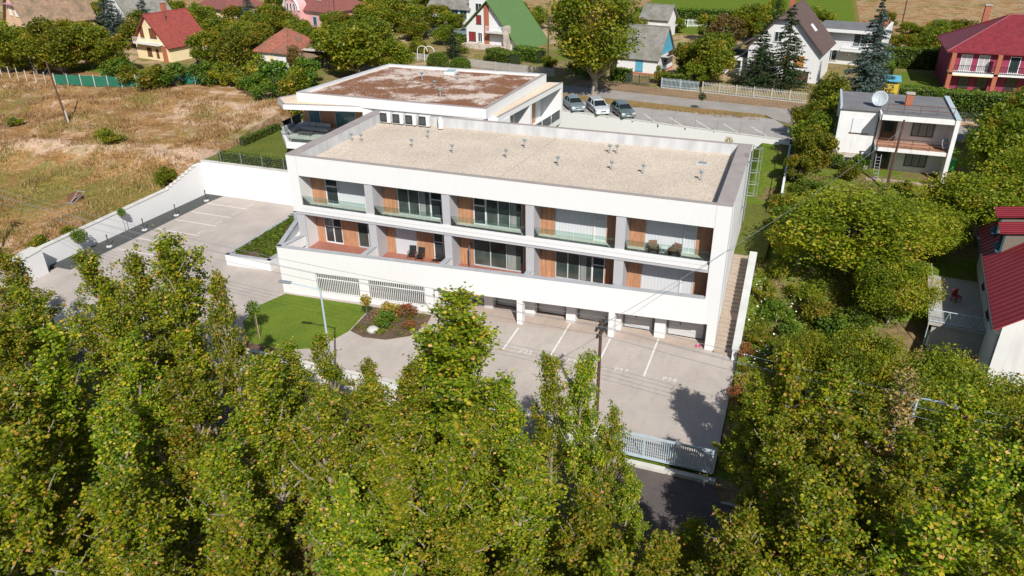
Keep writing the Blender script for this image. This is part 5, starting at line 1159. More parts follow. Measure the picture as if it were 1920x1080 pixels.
q = thing('plastic_chair', 'dark red garden chair on the shaded veranda of the red-roofed house', 'chair', (15.6, 6.3, 3.7), R(40)); box('seat', REDPAINT, q, -.25, -.25, .4, .25, .25, .45); box('backrest', REDPAINT, q, -.25, .2, .45, .25, .25, .9)
for sx in (-.2, .2):
    for sy in (-.2, .2): box('leg', REDPAINT, q, sx - .02, sy - .02, 0, sx + .02, sy + .02, .4)

# ------------------------------------------------------------------ garden fences
def fence(pts, z, h, mat, label, step=.16, wid=.09, base=None, post=2.4):
    t = thing('garden_fence', label, 'fence')
    for (ax, ay), (bx, by_) in zip(pts, pts[1:]):
        d = math.hypot(bx - ax, by_ - ay); n = max(1, round(d / post)); ux, uy = (bx - ax) / d, (by_ - ay) / d
        rot = Matrix.Rotation(math.atan2(uy, ux), 4, 'Z')
        for k in range(n):
            s0, s1 = d * k / n, d * (k + 1) / n; o_ = Matrix.Translation((ax + ux * s0, ay + uy * s0, z)) @ rot; w = s1 - s0
            MB().box(-.05, -.05, 0, .05, .05, h + .05).xf(o_).build('post', mat, t)
            m_ = MB().box(.05, .0, h * .2, w - .05, .03, h * .2 + .06).box(.05, .0, h * .8, w - .05, .03, h * .8 + .06)
            for i in range(int((w - .1) / step)): m_.box(.1 + i * step, -.03, .06, .1 + i * step + wid, -.002, h)
            tag(m_.xf(o_).build('pickets', mat, t), kind='stuff')
        if base: MB().wallrun([(ax, ay), (bx, by_)], .2, z - .4, z + .05).build('plinth', base, t)
    return t
fence([(-45.5, 60.1), (-38, 58.6), (-30.6, 57.3)], 5.9, 1.25, M('grey_pickets', (.42, .41, .40), (.33, .32, .31), 4, .9), 'weathered grey picket fence in front of the green-roofed chalet')
fence([(-9.2, 54.4), (-2.6, 53.3), (4.0, 52.4)], 5.95, 1.35, M('faded_white_paint', (.50, .49, .46), (.40, .39, .37), 3, .7), 'white metal fence in front of the dark-roofed house', .2, .05, CONC_PALE)
fence([(-19.8, 56.0), (-16.2, 55.5)], 5.95, 1.4, METAL_DARK, 'dark metal gate by the blue-gabled cottage', .2, .05)
fence([(-14.8, 55.4), (-9.6, 54.6)], 5.95, 1.3, BLUE_GREY, 'pale blue metal fence between the hedge and the white fence', .18, .06, CONC_PALE)
fence([(-26.5, 106.5), (-15.0, 108.0)], 5.9, 1.5, WHITE_METAL, 'white railing at the edge of the far green lawn', .25, .08)
fence([(-57, 63), (-50.5, 61.6)], 5.9, 1.1, MATS['grey_pickets'], 'short grey picket fence beside the clipped round bushes')
fence([(13.5, 49.6), (21, 49.2), (32, 48.6)], 5.9, 1.1, METAL_DARK, 'dark railing on a low wall below the tall hedge', .2, .04, CONC_PALE)
fence([(-36, 94), (-27, 95.5)], 5.9, 1.1, WHITE_METAL, 'white fence behind the tall street tree', .25, .08, CONC_PALE)
gf = thing('screen_fence', 'green fabric screen on pale posts at the back of the dry field', 'fence')
gp_ = [(-111, 33.3), (-104.5, 32.2), (-98.5, 31.9), (-87, 33.0), (-78, 37.5), (-72, 41.5)]
GREENNET = M('green_net', (.02, .14, .09), (.015, .11, .07), 1.5, .9)
for (ax, ay), (bx, by_) in zip(gp_, gp_[1:]):
    d = math.hypot(bx - ax, by_ - ay); n = round(d / 2.2)
    for k in range(n):
        x, y = ax + (bx - ax) * k / n, ay + (by_ - ay) * k / n; z = land(x, y)
        MB().tube((x, y, z - .2), (x, y + .05, z + 1.75), .05).build('post', CONC_PALE, gf)
        if ax > -99:
            x2, y2 = ax + (bx - ax) * (k + 1) / n, ay + (by_ - ay) * (k + 1) / n
            MB().wallrun([(x + .06, y + .06), (x2, y2 + .06)], .02, z + .1, z + 1.55).build('screen', GREENNET, gf)
t = thing('carport_frame', 'thin metal swing frame by the hedge behind the grey-roofed house', 'frame', (15.8, 55.5, 5.8))
MB().path([(-1.2, 0, 0), (-1.2, 0, 2.1), (1.6, .2, 2.1), (1.6, .2, 0)], .04).build('frame', METAL, t)
t = thing('play_hut', 'blue and yellow play hut at the foot of the hedge', 'hut', (13.6, 58.5, 5.9)); box('body', YELLOWP, t, -.8, -.7, .9, .8, .7, 1.9); quadslab(MB(), (-1, -.9, 2.3), (1, -.9, 2.3), (1, .9, 2.7), (-1, .9, 2.7), .08).build('roof', BLUEPAINT, t)
for sx in (-.7, .7):
    for sy in (-.6, .6): box('leg', YELLOWP, t, sx - .06, sy - .06, 0, sx + .06, sy + .06, 2.4)
t = thing('garden_chair', 'white plastic garden chair beside the chalet hedge', 'chair', (-39.3, 64.5, 5.95)); box('seat', WHITE_PLASTIC, t, -.3, -.3, .42, .3, .3, .47); box('backrest', WHITE_PLASTIC, t, -.3, .25, .47, .3, .3, 1.0)
for sx in (-.25, .25):
    for sy in (-.25, .25): box('leg', WHITE_PLASTIC, t, sx - .03, sy - .03, 0, sx + .03, sy + .03, .42)
t = thing('garden_arch', 'pale double metal hoop over the garden gate beside the clipped bushes', 'arch', (-53.5, 62.0, 5.9))
for dx in (-.6, .6): MB().path([(dx + .9 * math.cos(a), 0, 1.6 + .8 * math.sin(a)) for a in np.linspace(0, math.pi, 9)] + [(dx - .9, 0, 0)], .05).build('hoop', WHITE_METAL, t)
t = thing('litter_bin', 'orange fronted litter bin standing by the upper retaining wall', 'bin', (-11.4, 34.6, 3.95)); box('body', ORANGEPAINT, t, -.25, -.25, .05, .25, .25, .95, .03); box('lid', METAL_DARK, t, -.3, -.3, .95, .3, .3, 1.08, .02)

# ------------------------------------------------------------------ trees and plants
def poplar_proto(seed, H, Rr, nbr, leafmat_, size, per=26, lo=.07, cat='tree'):
    rng = np.random.default_rng(seed); t = thing('poplar_tree', 'poplar', cat)
    w = rng.uniform(-.25, .25, (7, 2)); w[0] = 0
    tr = [Vector((w[i][0] * i / 4, w[i][1] * i / 4, H * .97 * i / 6)) for i in range(7)]
    mb = MB()
    for i in range(6): mb.tube(tr[i], tr[i + 1], .17 * (1 - i / 6.3) + .012, .17 * (1 - (i + 1) / 6.3) + .012, 7, False)
    br = MB(); pts = []; shade = []
    for k in range(nbr):
        f = lo + (1 - lo) * (k + rng.uniform(0, 1)) / nbr; i = min(5, int(f * 6)); s = tr[i].lerp(tr[i + 1], f * 6 - i)
        az = rng.uniform(0, 2 * math.pi); prof = (1 - f) ** .72 * (.55 + .45 * min(1, (f - lo) / .22 + .25))
        Lb = Rr * prof * rng.uniform(.75, 1.35) + .25; el = R(rng.uniform(42, 74))
        d = Vector((math.cos(az) * math.cos(el), math.sin(az) * math.cos(el), math.sin(el)))
        p = s.copy(); seg = 4; path = [p.copy()]
        for j in range(seg):
            d = (d + Vector(rng.normal(0, .10, 3)) + Vector((0, 0, .16))).normalized(); p = p + d * (Lb * 1.55 / seg); path.append(p.copy())
        for j in range(seg): br.tube(path[j], path[j + 1], (.03 + .016 * Lb) * (1 - j / 4.6) + .006, (.03 + .016 * Lb) * (1 - (j + 1) / 4.6) + .006, 4, False)
        ntw = max(3, int(2 + Lb * 3.3))
        for q in range(ntw):
            u = rng.uniform(.12, 1.0); j = min(seg - 1, int(u * seg)); b0 = path[j].lerp(path[j + 1], u * seg - j)
            td = Vector(rng.normal(0, 1, 3)); td.z = abs(td.z) * .5 + .25; td.normalize(); tl = rng.uniform(.25, .75)
            e = b0 + td * tl; br.tube(b0, e, .009, .004, 3, False)
            m_ = per; tt = rng.uniform(.1, 1.1, m_)[:, None]
            P = np.array(b0)[None] + np.array(td)[None] * tt * tl + rng.normal(0, .14, (m_, 3)); pts.append(P)
            shade.append(np.clip(rng.normal(.42 + .12 * rng.normal(), .26, m_), 0, .90))
    P = np.concatenate(pts); sh = np.concatenate(shade)
    turn = rng.uniform(0, 1, len(P)) < .035; sh[turn] = rng.uniform(.92, 1, turn.sum())
    mb.build('trunk', BARK_PALE, t); tag(br.build('branches', TWIG, t), kind='stuff')
    leaf_obj('crown', P, size, leafmat_, rng, t, sh, up=.25, aspect=.85, hang=.4)
    return t
def bush_points(rng, n, Rr, H, z0, nc, tight=.42):
    c = rng.normal(size=(nc, 3)); c /= np.linalg.norm(c, axis=1)[:, None]
    c *= (rng.uniform(.35, 1, nc) ** .5)[:, None]; c *= np.array([Rr * .8, Rr * .8, (H - z0) * .42]); c[:, 2] += (H + z0) / 2
    c += rng.normal(0, .06 * Rr, c.shape)
    rad = Rr * rng.uniform(.20, tight, nc)
    idx = rng.integers(0, nc, n); d = rng.normal(size=(n, 3)); d /= np.linalg.norm(d, axis=1)[:, None]; d[:, 2] = d[:, 2] * .8 + .12
    P = c[idx] + d * (rad[idx] * rng.uniform(.55, 1.08, n))[:, None]
    tone = np.clip(.5 + .22 * rng.normal(size=nc)[idx] + .18 * rng.normal(size=n), 0, 1)
    return P, tone, c
def broad_proto(name, seed, H, Rr, n, size, lm, nc=34, trunk=.10, bark=None, hang=.2):
    rng = np.random.default_rng(seed); t = thing(name, name, 'tree'); z0 = H * trunk
    P, tone, c = bush_points(rng, n, Rr, H, z0, nc)
    tr = MB().tube((0, 0, -.3), (.1, .05, z0 * 1.1), .045 * H * .6, .03 * H * .6, 8, False); br = MB()
    for k in range(0, nc, 2):
        a = Vector((.1, .05, z0 * rng.uniform(.75, 1.1))); q = Vector(c[k]); mid = a.lerp(q, .5) + Vector((0, 0, -.1 * H * .3)); br.tube(a, mid, .014 * H, .009 * H, 5, False); br.tube(mid, q, .009 * H, .003 * H, 5, False)
    tr.build('trunk', bark or BARK, t); tag(br.build('limbs', bark or BARK, t), kind='stuff')
    leaf_obj('crown', P, size, lm, rng, t, tone, up=.35, hang=hang); return t
def shrub_proto(name, seed, H, Rr, n, size, lm, nc=16):
    rng = np.random.default_rng(seed); t = thing(name, name, 'shrub')
    P, tone, c = bush_points(rng, n, Rr, H, .02, nc, .5); P[:, 2] = np.abs(P[:, 2])
    st_ = MB()
    for k in range(nc): st_.tube((0, 0, -.1), c[k], .03, .01, 4, False)
    tag(st_.build('stems', BARK, t), kind='stuff'); leaf_obj('foliage', P, size, lm, rng, t, tone); return t
def conifer_proto(name, seed, H, Rr, lm, layers=26, droop=.25, per=26, dens=1.0):
    rng = np.random.default_rng(seed); t = thing(name, name, 'tree'); P = []; br = MB()
    for l in range(layers):
        f = (l + .5) / layers; z = H * (.08 + .92 * f); rr = Rr * (1 - f) ** .85 * rng.uniform(.85, 1.1) + .1; nb = max(4, int(11 * (1 - f) + 4))
        for k in range(nb):
            a = rng.uniform(0, 2 * math.pi); L_ = rr * rng.uniform(.7, 1.15)
            m_ = int(per * dens * (.35 + .65 * L_ / Rr)); u = rng.uniform(.12, 1, m_)
            side = rng.normal(0, .16, m_) * (1.15 - u) * L_
            x = u * L_; zz = z - droop * u * L_ + .28 * (u ** 3) * L_ * droop + rng.normal(0, .05, m_)
            P.append(np.stack([np.cos(a) * x - np.sin(a) * side, np.sin(a) * x + np.cos(a) * side, zz - .08 * rng.uniform(0, 1, m_)], 1))
            br.tube((0, 0, z), (math.cos(a) * L_ * .9, math.sin(a) * L_ * .9, z - droop * L_ * .8), .02, .006, 3, False)
    P = np.concatenate(P); MB().tube((0, 0, -.3), (0, 0, H * .96), .02 * H, .01, 8, False).build('trunk', BARK, t); tag(br.build('branches', BARK, t), kind='stuff')
    tone = np.clip(rng.normal(.45, .22, len(P)), 0, 1)
    leaf_obj('crown', P, .30, lm, rng, t, tone, up=.5, aspect=.45); return t
def hedge(pts, w, h, z, label, lm=None, seed=1, size=.13, dens=95, taper=0, top=None):
    """clipped hedge: leaves through a shell of the box, on woody stems"""
    rng = np.random.default_rng(seed); t = thing('hedge', label, 'hedge'); P = []; st_ = MB()
    for (ax, ay), (bx, by_) in zip(pts, pts[1:]):
        d = math.hypot(bx - ax, by_ - ay); ux, uy = (bx - ax) / d, (by_ - ay) / d; n = int(dens * (2 * d * h + d * w + 2 * w * h))
        s = rng.uniform(0, d, n); q = rng.uniform(-.5, .5, n) * w; zz = rng.uniform(.02, 1, n) * h; face = rng.uniform(0, 1, n)
        sh_ = (2 * h) / (2 * h + w); sd = face < sh_; q[sd] = np.sign(q[sd]) * (w / 2 - np.abs(rng.normal(0, .07, sd.sum()))); zz[~sd] = h - np.abs(rng.normal(0, .07, (~sd).sum()))
        bump = np.array([noise.noise((a * .9, b_ * .9, seed)) for a, b_ in zip(s, zz)]) * .14
        q += np.sign(q) * bump * sd; zz += bump * (~sd)
        P.append(np.stack([ax + ux * s - uy * q, ay + uy * s + ux * q, z + zz], 1))
        for k in range(int(d / .8) + 1): x = ax + ux * k * .8; y = ay + uy * k * .8; st_.tube((x, y, z - .3), (x, y, z + h * .8), .04, .02, 4, False)
        st_.box(0, 0, 0, 0, 0, 0) if False else None
    P = np.concatenate(P); tag(st_.build('stems', BARK, t), kind='stuff'); leaf_obj('foliage', P, size, lm or HEDGE_LEAF, rng, t)
    core = MB()
    for (ax, ay), (bx, by_) in zip(pts, pts[1:]):
        d = math.hypot(bx - ax, by_ - ay); nx, ny = -(by_ - ay) / d * w * .36, (bx - ax) / d * w * .36
        core.prism([(ax - nx, ay - ny), (bx - nx, by_ - ny), (bx + nx, by_ + ny), (ax + nx, ay + ny)], z - .1, z + h * .86)
    core.build('dark_core', MATS.get('hedge_inside') or M('hedge_inside', (.02, .03, .008), rough=.95), t); return t  # solid core, near-black so the gaps between leaves look shaded

POP = [poplar_proto(11, 13, 2.5, 46, POPLAR_LEAF, .145, 40), poplar_proto(12, 12, 2.2, 44, POPLAR_LEAF, .145, 40), poplar_proto(13, 13, 2.8, 50, POPLAR_LEAF, .145, 44), poplar_proto(14, 11, 2.4, 44, POPLAR_LEAF, .145, 40), poplar_proto(16, 12.5, 3.0, 40, POPLAR_LEAF, .135, 56), poplar_proto(17, 12, 2.6, 36, POPLAR_LEAF, .18, 32)]
POPH = [13, 12, 13, 11, 12.5, 12]
POPD = poplar_proto(15, 12, 2.0, 30, POPLAR_DRY, .17, 15)
rr = random.Random(5)
def label_all(items, marks, form):
    """name each plant by the landmark it stands nearest to, and by its height among those there"""
    near = [min(range(len(marks)), key=lambda q: (marks[q][0] - it[0]) ** 2 + (marks[q][1] - it[1]) ** 2) for it in items]
    out = [None] * len(items); words = ['tallest', 'second tallest', 'third tallest', 'fourth tallest', 'fifth tallest', 'sixth tallest', 'seventh tallest', 'eighth tallest', 'ninth tallest', 'tenth tallest']
    for q in set(near):
        own = sorted([i_ for i_ in range(len(items)) if near[i_] == q], key=lambda i_: -items[i_][-1])
        for r_, i_ in enumerate(own): out[i_] = form % ((words[min(r_, 9)] if len(own) > 1 else 'lone'), marks[q][2])
    return out
STREET_MARKS = [(-50, -13, 'the parking court'), (-40, -13, 'the planter'), (-32.5, -13, 'the front lawn'), (-27, -13, 'the barred windows'), (-22.5, -13, 'the flower bed'), (-17, -13, 'the warm-paved garages'), (-11, -13, 'the number P25'), (-6, -13, 'the power pole'), (-1.5, -13, 'the sliding gate'), (4, -13, 'the stair wall'), (8.5, -13, 'the garden bank'), (14, -13, 'the red-roofed house')]
LBL = 'tall poplar with yellow-green leaves in the row between street and white garden wall'
LBL2 = 'tall poplar with yellow-green leaves in the dense stand on the far side of the street'
# row by the wall: (x, y, height, width factor)
ROW = [(-46.5, -19.6, 10.2, 1.0), (-41.2, -20.2, 10.9, 1.0), (-34.6, -20.0, 11.6, 1.05), (-30.9, -19.8, 12.2, 1.05), (-28.2, -20.0, 13.6, 1.3), (-25.2, -20.3, 12.2, .65), (-21.0, -20.4, 8.4, .8), (-18.8, -20.1, 9.6, .75), (-16.3, -20.3, 8.2, .8),
       (-13.4, -20.8, 9.2, .9), (-10.7, -20.0, 12.8, 1.6), (-12.4, -20.2, 10.6, 1.1), (-8.2, -20.8, 9.4, .8), (-5.95, -20.0, 10.9, .72), (-4.3, -20.3, 11.4, .75), (-2.9, -20.6, 8.8, .6), (3.4, -14.7, 8.2, .75), (4.75, -14.6, 10.2, 1.0), (6.9, -14.7, 9.5, 1.05), (8.7, -14.8, 8.8, 1.0), (12.4, -14.8, 9.4, 1.1), (15.0, -14.8, 9.2, 1.1), (4.6, -20.3, 9.6, 1.0), (7.0, -20.3, 10.4, 1.2), (9.6, -20.4, 10.6, 1.2), (12.2, -20.2, 10.8, 1.2), (16.2, -19.0, 11.5, 1.1)]
k = 0
def pop(x, y, h, wf, label, group):
    global k
    p = POP[k % 6]; hh = POPH[k % 6]; k += 1; s = h / hh
    return place(p, USED, (x, y, -.35), rr.uniform(0, 6.28), (wf * rr.uniform(.95, 1.08), wf * rr.uniform(.95, 1.08), s), label, group, 'tree')
for (x, y, h, wf), lb in zip(ROW, label_all([(q[0], -13, q[2]) for q in ROW], STREET_MARKS, '%s yellow-green poplar of the wall-side row in front of %s')): pop(x, y, h, wf, lb, 'poplars along the white wall')
BACK = [(-40, -26, 9.5, 1.1), (-35.5, -25.5, 10.0, 1.1), (-31, -26.5, 10.6, 1.2), (-26.8, -25.2, 10.2, 1.15), (-22.6, -26.2, 10.5, 1.15), (-19.0, -25.2, 10.6, 1.1), (-15.6, -25.6, 9.8, 1.1), (-12.2, -25.0, 9.6, 1.1), (-9.0, -25.6, 9.6, 1.1), (-5.8, -25.0, 9.2, 1.1), (-2.6, -25.4, 8.2, 1.0),
        (.6, -26.0, 7.0, .8), (3.4, -25.2, 9.0, 1.0), (6.4, -24.8, 10.4, 1.1), (9.6, -24.6, 10.4, 1.1), (12.8, -24.2, 9.8, 1.1), (-24, -29.6, 10.0, 1.1), (-18, -29.4, 9.4, 1.1), (-12.5, -29.0, 8.6, 1.1), (-7.0, -28.8, 7.8, 1.1), (-30, -30, 10.5, 1.2), (1.6, -22.6, 5.2, .6), (-1.6, -21.6, 6.2, .55), (5.4, -22.6, 9.4, .9), (9.4, -22.4, 9.6, .9), (-30, -22.8, 10.4, 1.0), (-14.6, -22.9, 9.4, .9), (-20.2, -22.8, 9.4, .9), (-37.5, -22.6, 10.2, 1.0), (-8.8, -22.8, 9.0, .8), (-36, -30.5, 10, 1.2), (-42, -29, 10, 1.2), (-26.5, -32.5, 9.5, 1.2), (-21, -32.6, 9, 1.2), (-15.5, -32.2, 8.4, 1.2), (-10, -31.6, 7.6, 1.2), (-4.2, -29.4, 7.4, 1.1), (-32, -34.5, 10, 1.3), (-1.4, -27.8, 7.0, 1.0), (-27, -36.0, 9, 1.2), (4.4, -27.4, 7.4, 1.1), (8.2, -26.8, 8.0, 1.1), (-17.6, -35, 8, 1.2)]
for (x, y, h, wf), lb in zip(BACK, label_all([(q[0], -13, q[2] - .01 * q[1]) for q in BACK], STREET_MARKS, '%s poplar of the thick stand across the street from %s')): pop(x, y, h, wf, lb, 'poplars across the street')
for x, y, h, lb in ((10.0, -15.0, 10.2, 'poplar with turning orange leaves beside the street lamp'), (-45.2, -18.4, 9.6, 'thin half-bare poplar with yellowing leaves at the end of the retaining wall')):
    place(POPD, USED, (x, y, -.35), rr.uniform(0, 6), (1, 1, h / 12), lb, cat='tree')

TREES = [broad_proto('leafy_tree', 21, 6, 3.1, 6500, .30, GARDEN_LEAF), broad_proto('leafy_tree', 22, 6.5, 3.0, 6500, .30, GARDEN_LEAF, 30), broad_proto('leafy_tree', 23, 6, 3.2, 6500, .30, GARDEN_LEAF, 40)]
TH = [6, 6.5, 6]
BROWN = broad_proto('leafy_tree', 24, 6.5, 3.0, 6000, .28, DRY_LEAF)
TL = [(-111.9, 35.6, 3.7, 7.1), (-106.1, 35.4, 3.2, 5.9), (-102.1, 36.7, 3.9, 6.2), (-101.0, 41.1, 3.7, 6.8), (-93.8, 39.3, 3.2, 5.8), (-130.9, 59.3, 3.0, 3.8), (-122.0, 59.1, 3.0, 4.2), (-106, 46, 3.6, 6.5), (-110.5, 42, 3.6, 6.6), (-117, 40, 3.6, 6.8), (-114.5, 47.5, 3.6, 6.2), (-107.0, 58.0, 3.4, 5.8), (-120, 47, 3, 4.6),
      (-84.4, 48.3, 3.2, 5.6), (-78.1, 46.2, 2.9, 5.5), (-93.7, 62.1, 3.3, 5.4), (-88.3, 61.1, 2.8, 5.3), (-109.5, 75.1, 2.6, 5.0), (-84.0, 56.0, 3.0, 5.4), (-79.5, 53.0, 2.8, 5.0), (-100.5, 66.0, 3.2, 5.6), (-94.0, 72.0, 3.0, 5.0), (-103, 78, 3, 5), (-98.0, 88.8, 2.8, 4.2), (-83.5, 70.6, 2.7, 4.6), (-112.8, 80.6, 2.8, 4.2), (-89, 67, 2.8, 4.8), (-104, 70, 3, 5.2), (-97, 81, 3, 5), (-92, 78, 3, 4.8), (-80, 66, 3, 5), (-106, 95, 3.4, 5.5), (-99, 98, 3.4, 5.5), (-93, 102, 3.6, 5.6), (-126, 66, 3.4, 5.6), (-131, 74, 3.6, 6), (-120, 80, 3.4, 5.4), (-84, 60.5, 2.8, 5), (-74.5, 58.5, 2.6, 4.4)]
TM_ = [(-58.1, 48.6, 4.8, 7.8), (-65.4, 52.1, 3.0, 6.3), (-60.7, 57.8, 3.8, 6.4), (-73.1, 68.3, 3.7, 4.4), (-73.2, 79.5, 4.5, 5.6), (-70.7, 86.5, 4.1, 5.8), (-82.3, 97.3, 4.4, 5.2), (-79.3, 95.9, 4.5, 4.7), (-64.2, 79.3, 2.9, 3.7), (-89.7, 100.0, 3.9, 4.7), (-47.5, 93.3, 2.2, 3.4), (-72.6, 96.4, 2.4, 4.2), (-62.9, 94.0, 2.1, 3.0), (-69.7, 57.0, 2.5, 4.1), (-66.0, 61.5, 3.2, 5.5), (-68.5, 71.0, 3.4, 5.2), (-78.0, 88.0, 3.6, 5.2), (-54, 52.5, 3, 4.6), (-77, 63, 3, 4.8), (-76, 73.5, 3.2, 5.0), (-84, 103, 4, 6), (-75, 106, 4, 6), (-62, 88.5, 2.6, 4), (-53.5, 90, 2.6, 4), (-51.5, 98, 3, 5), (-66.5, 92.5, 3, 4.6), (-57, 76, 2, 3.2), (-81, 79, 3, 4.6)]
TC = [(-40.6, 95.3, 3.0, 5.7), (-46.5, 96.8, 2.3, 3.9), (-26.2, 86.0, 3.1, 5.1), (-20.5, 100.0, 2.0, 3.0), (-9.2, 58.7, 3.1, 6.3), (-6.9, 96.3, 3.8, 6.2), (-10.7, 56.9, 2.0, 3.5), (-4.1, 115.9, 2.6, 4.5), (-2.9, 84.6, 2.2, 4.2), (-12.5, 61.5, 2.6, 5.0), (-9.0, 66.5, 2.8, 5.2), (-30.5, 71, 2.4, 4), (-36.5, 86, 2.4, 4.2), (-3, 91, 3, 5.5), (3.5, 101, 3.2, 5.5), (-14, 93.5, 2.6, 4.6)]
TR = [(6.1, 43.9, 2.3, 5.1), (5.0, 27.6, 2.2, 4.6), (3.9, 25.0, 1.6, 3.0), (23.8, 36.5, 3.7, 6.3), (26.3, 46.2, 3.0, 4.7), (15.9, 111.9, 2.0, 3.7), (23.0, 102.5, 2.7, 3.5), (27.5, 106.6, 2.8, 3.5), (18.9, 104.0, 2.3, 3.1), (5.0, 31.5, 2.2, 4.4), (4.4, 36.5, 2.0, 4.4), (7.2, 40.0, 2.0, 4.6), (21.5, 30.5, 3.2, 6.0), (26, 40.5, 3.4, 6.5), (16.5, 84, 2.6, 4.2), (20, 86, 2.8, 4.4), (24.5, 88, 2.8, 4.6), (29, 90, 2.8, 4.4)]
HOUSE_MARKS = [(-123, 54, 'the peach house'), (-116, 67, 'the white gabled house with grey roof'), (-98, 38, 'the green screen fence'), (-110, 36, 'the pale fence posts'), (-96, 54, 'the cream house with red tiles'), (-72, 52, 'the white cottage'), (-88, 88, 'the pink house'), (-113, 90, 'the dull red hip roof'), (-67, 104, 'the blue veranda'), (-58, 103, 'the plain white gabled house'), (-62, 84, 'the dark green car'), (-58, 62, 'the garden hoop arch'), (-62, 40, 'the corner of the sedum roof'), (-47, 80, 'the green-roofed chalet'), (-34, 64, 'the reddish wooden pole'), (-22, 49, 'the big street tree'), (-19, 66, 'the blue-gabled cottage'), (-13, 78, 'the red garden shed'), (-23, 97, 'the small white outbuilding'), (-9, 56, 'the pale blue fence'), (1, 69, 'the dark-roofed house'), (10, 82, 'the white flat-roofed house'), (-15, 108, 'the far white railing'), (14, 58, 'the play hut'), (28, 71, 'the magenta house'), (12, 32, 'the grey-roofed house'), (17.6, 31.5, 'the green wheelie bin'), (5, 45, 'the bend of the upper street'), (5, 25, 'the pale garden wall'), (20, 106, 'the far dry field'), (-80, 36, 'the end of the green screen'), (3, 1, 'the foot of the stair wall'), (6, 4, 'the white roses'), (3.5, 8, 'the top of the stair wall'), (4, -9, 'the forecourt edge'), (7.5, -9, 'the overhead wires'), (3, 16, 'the mown lawn'), (13, 24, 'the stone terrace')]
i = 0
for L_, lb, grp in ((TL, 'bushy green tree in the crowded gardens behind the dry field', 'trees behind the dry field'), (TM_, 'round green tree between the cottages and the dirt drive', 'trees by the dirt drive'), (TC, 'broad green tree in the gardens across the upper street', 'trees across the upper street'), (TR, 'leafy green tree in the gardens round the grey-roofed house', 'trees round the grey-roofed house')):
    w0 = lb.split(' ')[0]
    for (x, y, r_, h), lb2 in zip(L_, label_all([(q[0], q[1], q[3]) for q in L_], HOUSE_MARKS, '%s ' + lb.split(' ')[0] + ' green tree among those beside %s')):
        z = ground_z(x, y) - .05; lb = lb2.replace('among those', 'standing') if lb2.startswith('lone') else lb2
        place(TREES[i % 3], USED, (x, y, z), rr.uniform(0, 6.28), (r_ / 3.1, r_ / 3.1, h * 1.08 / TH[i % 3]), lb, grp, 'tree'); i += 1
for x, y, r_, h, lb in ((-9.8, 85.0, 3.1, 6.3, 'brown-leaved tree behind the blue-gabled cottage'), (-12.6, 71.5, 2.0, 4.0, 'small brownish tree beside the red garden shed'), (-66.6, 46.6, 1.8, 5.0, 'thin brownish tree before the white cottage')):
    place(BROWN, USED, (x, y, 5.85), rr.uniform(0, 6), (r_ / 3, r_ / 3, h / 6.5), lb, cat='tree')
# the big street tree and the walnuts
BIG = broad_proto('street_tree', 31, 14, 5.0, 15000, .34, GARDEN_LEAF, 60, .16, BARK_PALE)
place(BIG, USED, (-22.4, 48.6, 5.95), .4, (1.2, 1.2, 1.06), 'tall broad street tree shading the road behind the parked cars', cat='tree')
WAL = [broad_proto('walnut_tree', 32, 8.5, 5.0, 24000, .21, WALNUT_LEAF, 70, .28, BARK_PALE, .5), broad_proto('walnut_tree', 33, 7.5, 4.6, 20000, .21, WALNUT_LEAF, 60, .28, BARK_PALE, .5)]
for j, (x, y, r_, h, lb) in enumerate(((8.4, 9.0, 5.7, 6.0, 'largest walnut tree spreading over the garden beside the red-roofed house'), (4.9, 8.6, 2.4, 4.6, 'small yellowish walnut tree at the edge of the lawn beside the stair'), (13.6, 13.6, 3.4, 4.2, 'walnut tree behind the largest one, toward the grey-roofed house'), (18.4, 18.6, 4.6, 5.2, 'broad walnut tree behind the dormers of the red-roofed house'),
                                    (23.0, 24.0, 4.2, 5.4, 'walnut tree below the green wheelie bin of the grey-roofed house'), (9.4, -4.6, 2.8, 5.6, 'dull green fruit tree behind the orange-leaved poplar'), (13.6, -5.4, 3.0, 5.4, 'fruit tree below the veranda of the red-roofed house'), (17.6, -6.6, 3.0, 5.0, 'fruit tree in front of the gable of the red-roofed house'), (6.4, -3.6, 2.2, 4.2, 'fruit tree next to the flowering shrubs by the stair wall'), (12.0, -10.0, 3.0, 6.0, 'fruit tree behind the street lamp'), (17.0, -11.0, 3.2, 6.4, 'fruit tree by the street below the red-roofed house'), (11.4, 4.4, 2.6, 5.0, 'slender fruit tree in front of the veranda railing'))):
    p = WAL[j % 2]; R0, H0 = ((5.0, 8.5), (4.6, 7.5))[j % 2]
    place(p, USED, (x, y, ground_z(x, y) - .1), rr.uniform(0, 6), (r_ / R0 * 1.08, r_ / R0 * 1.08, h / H0), lb, cat='tree')
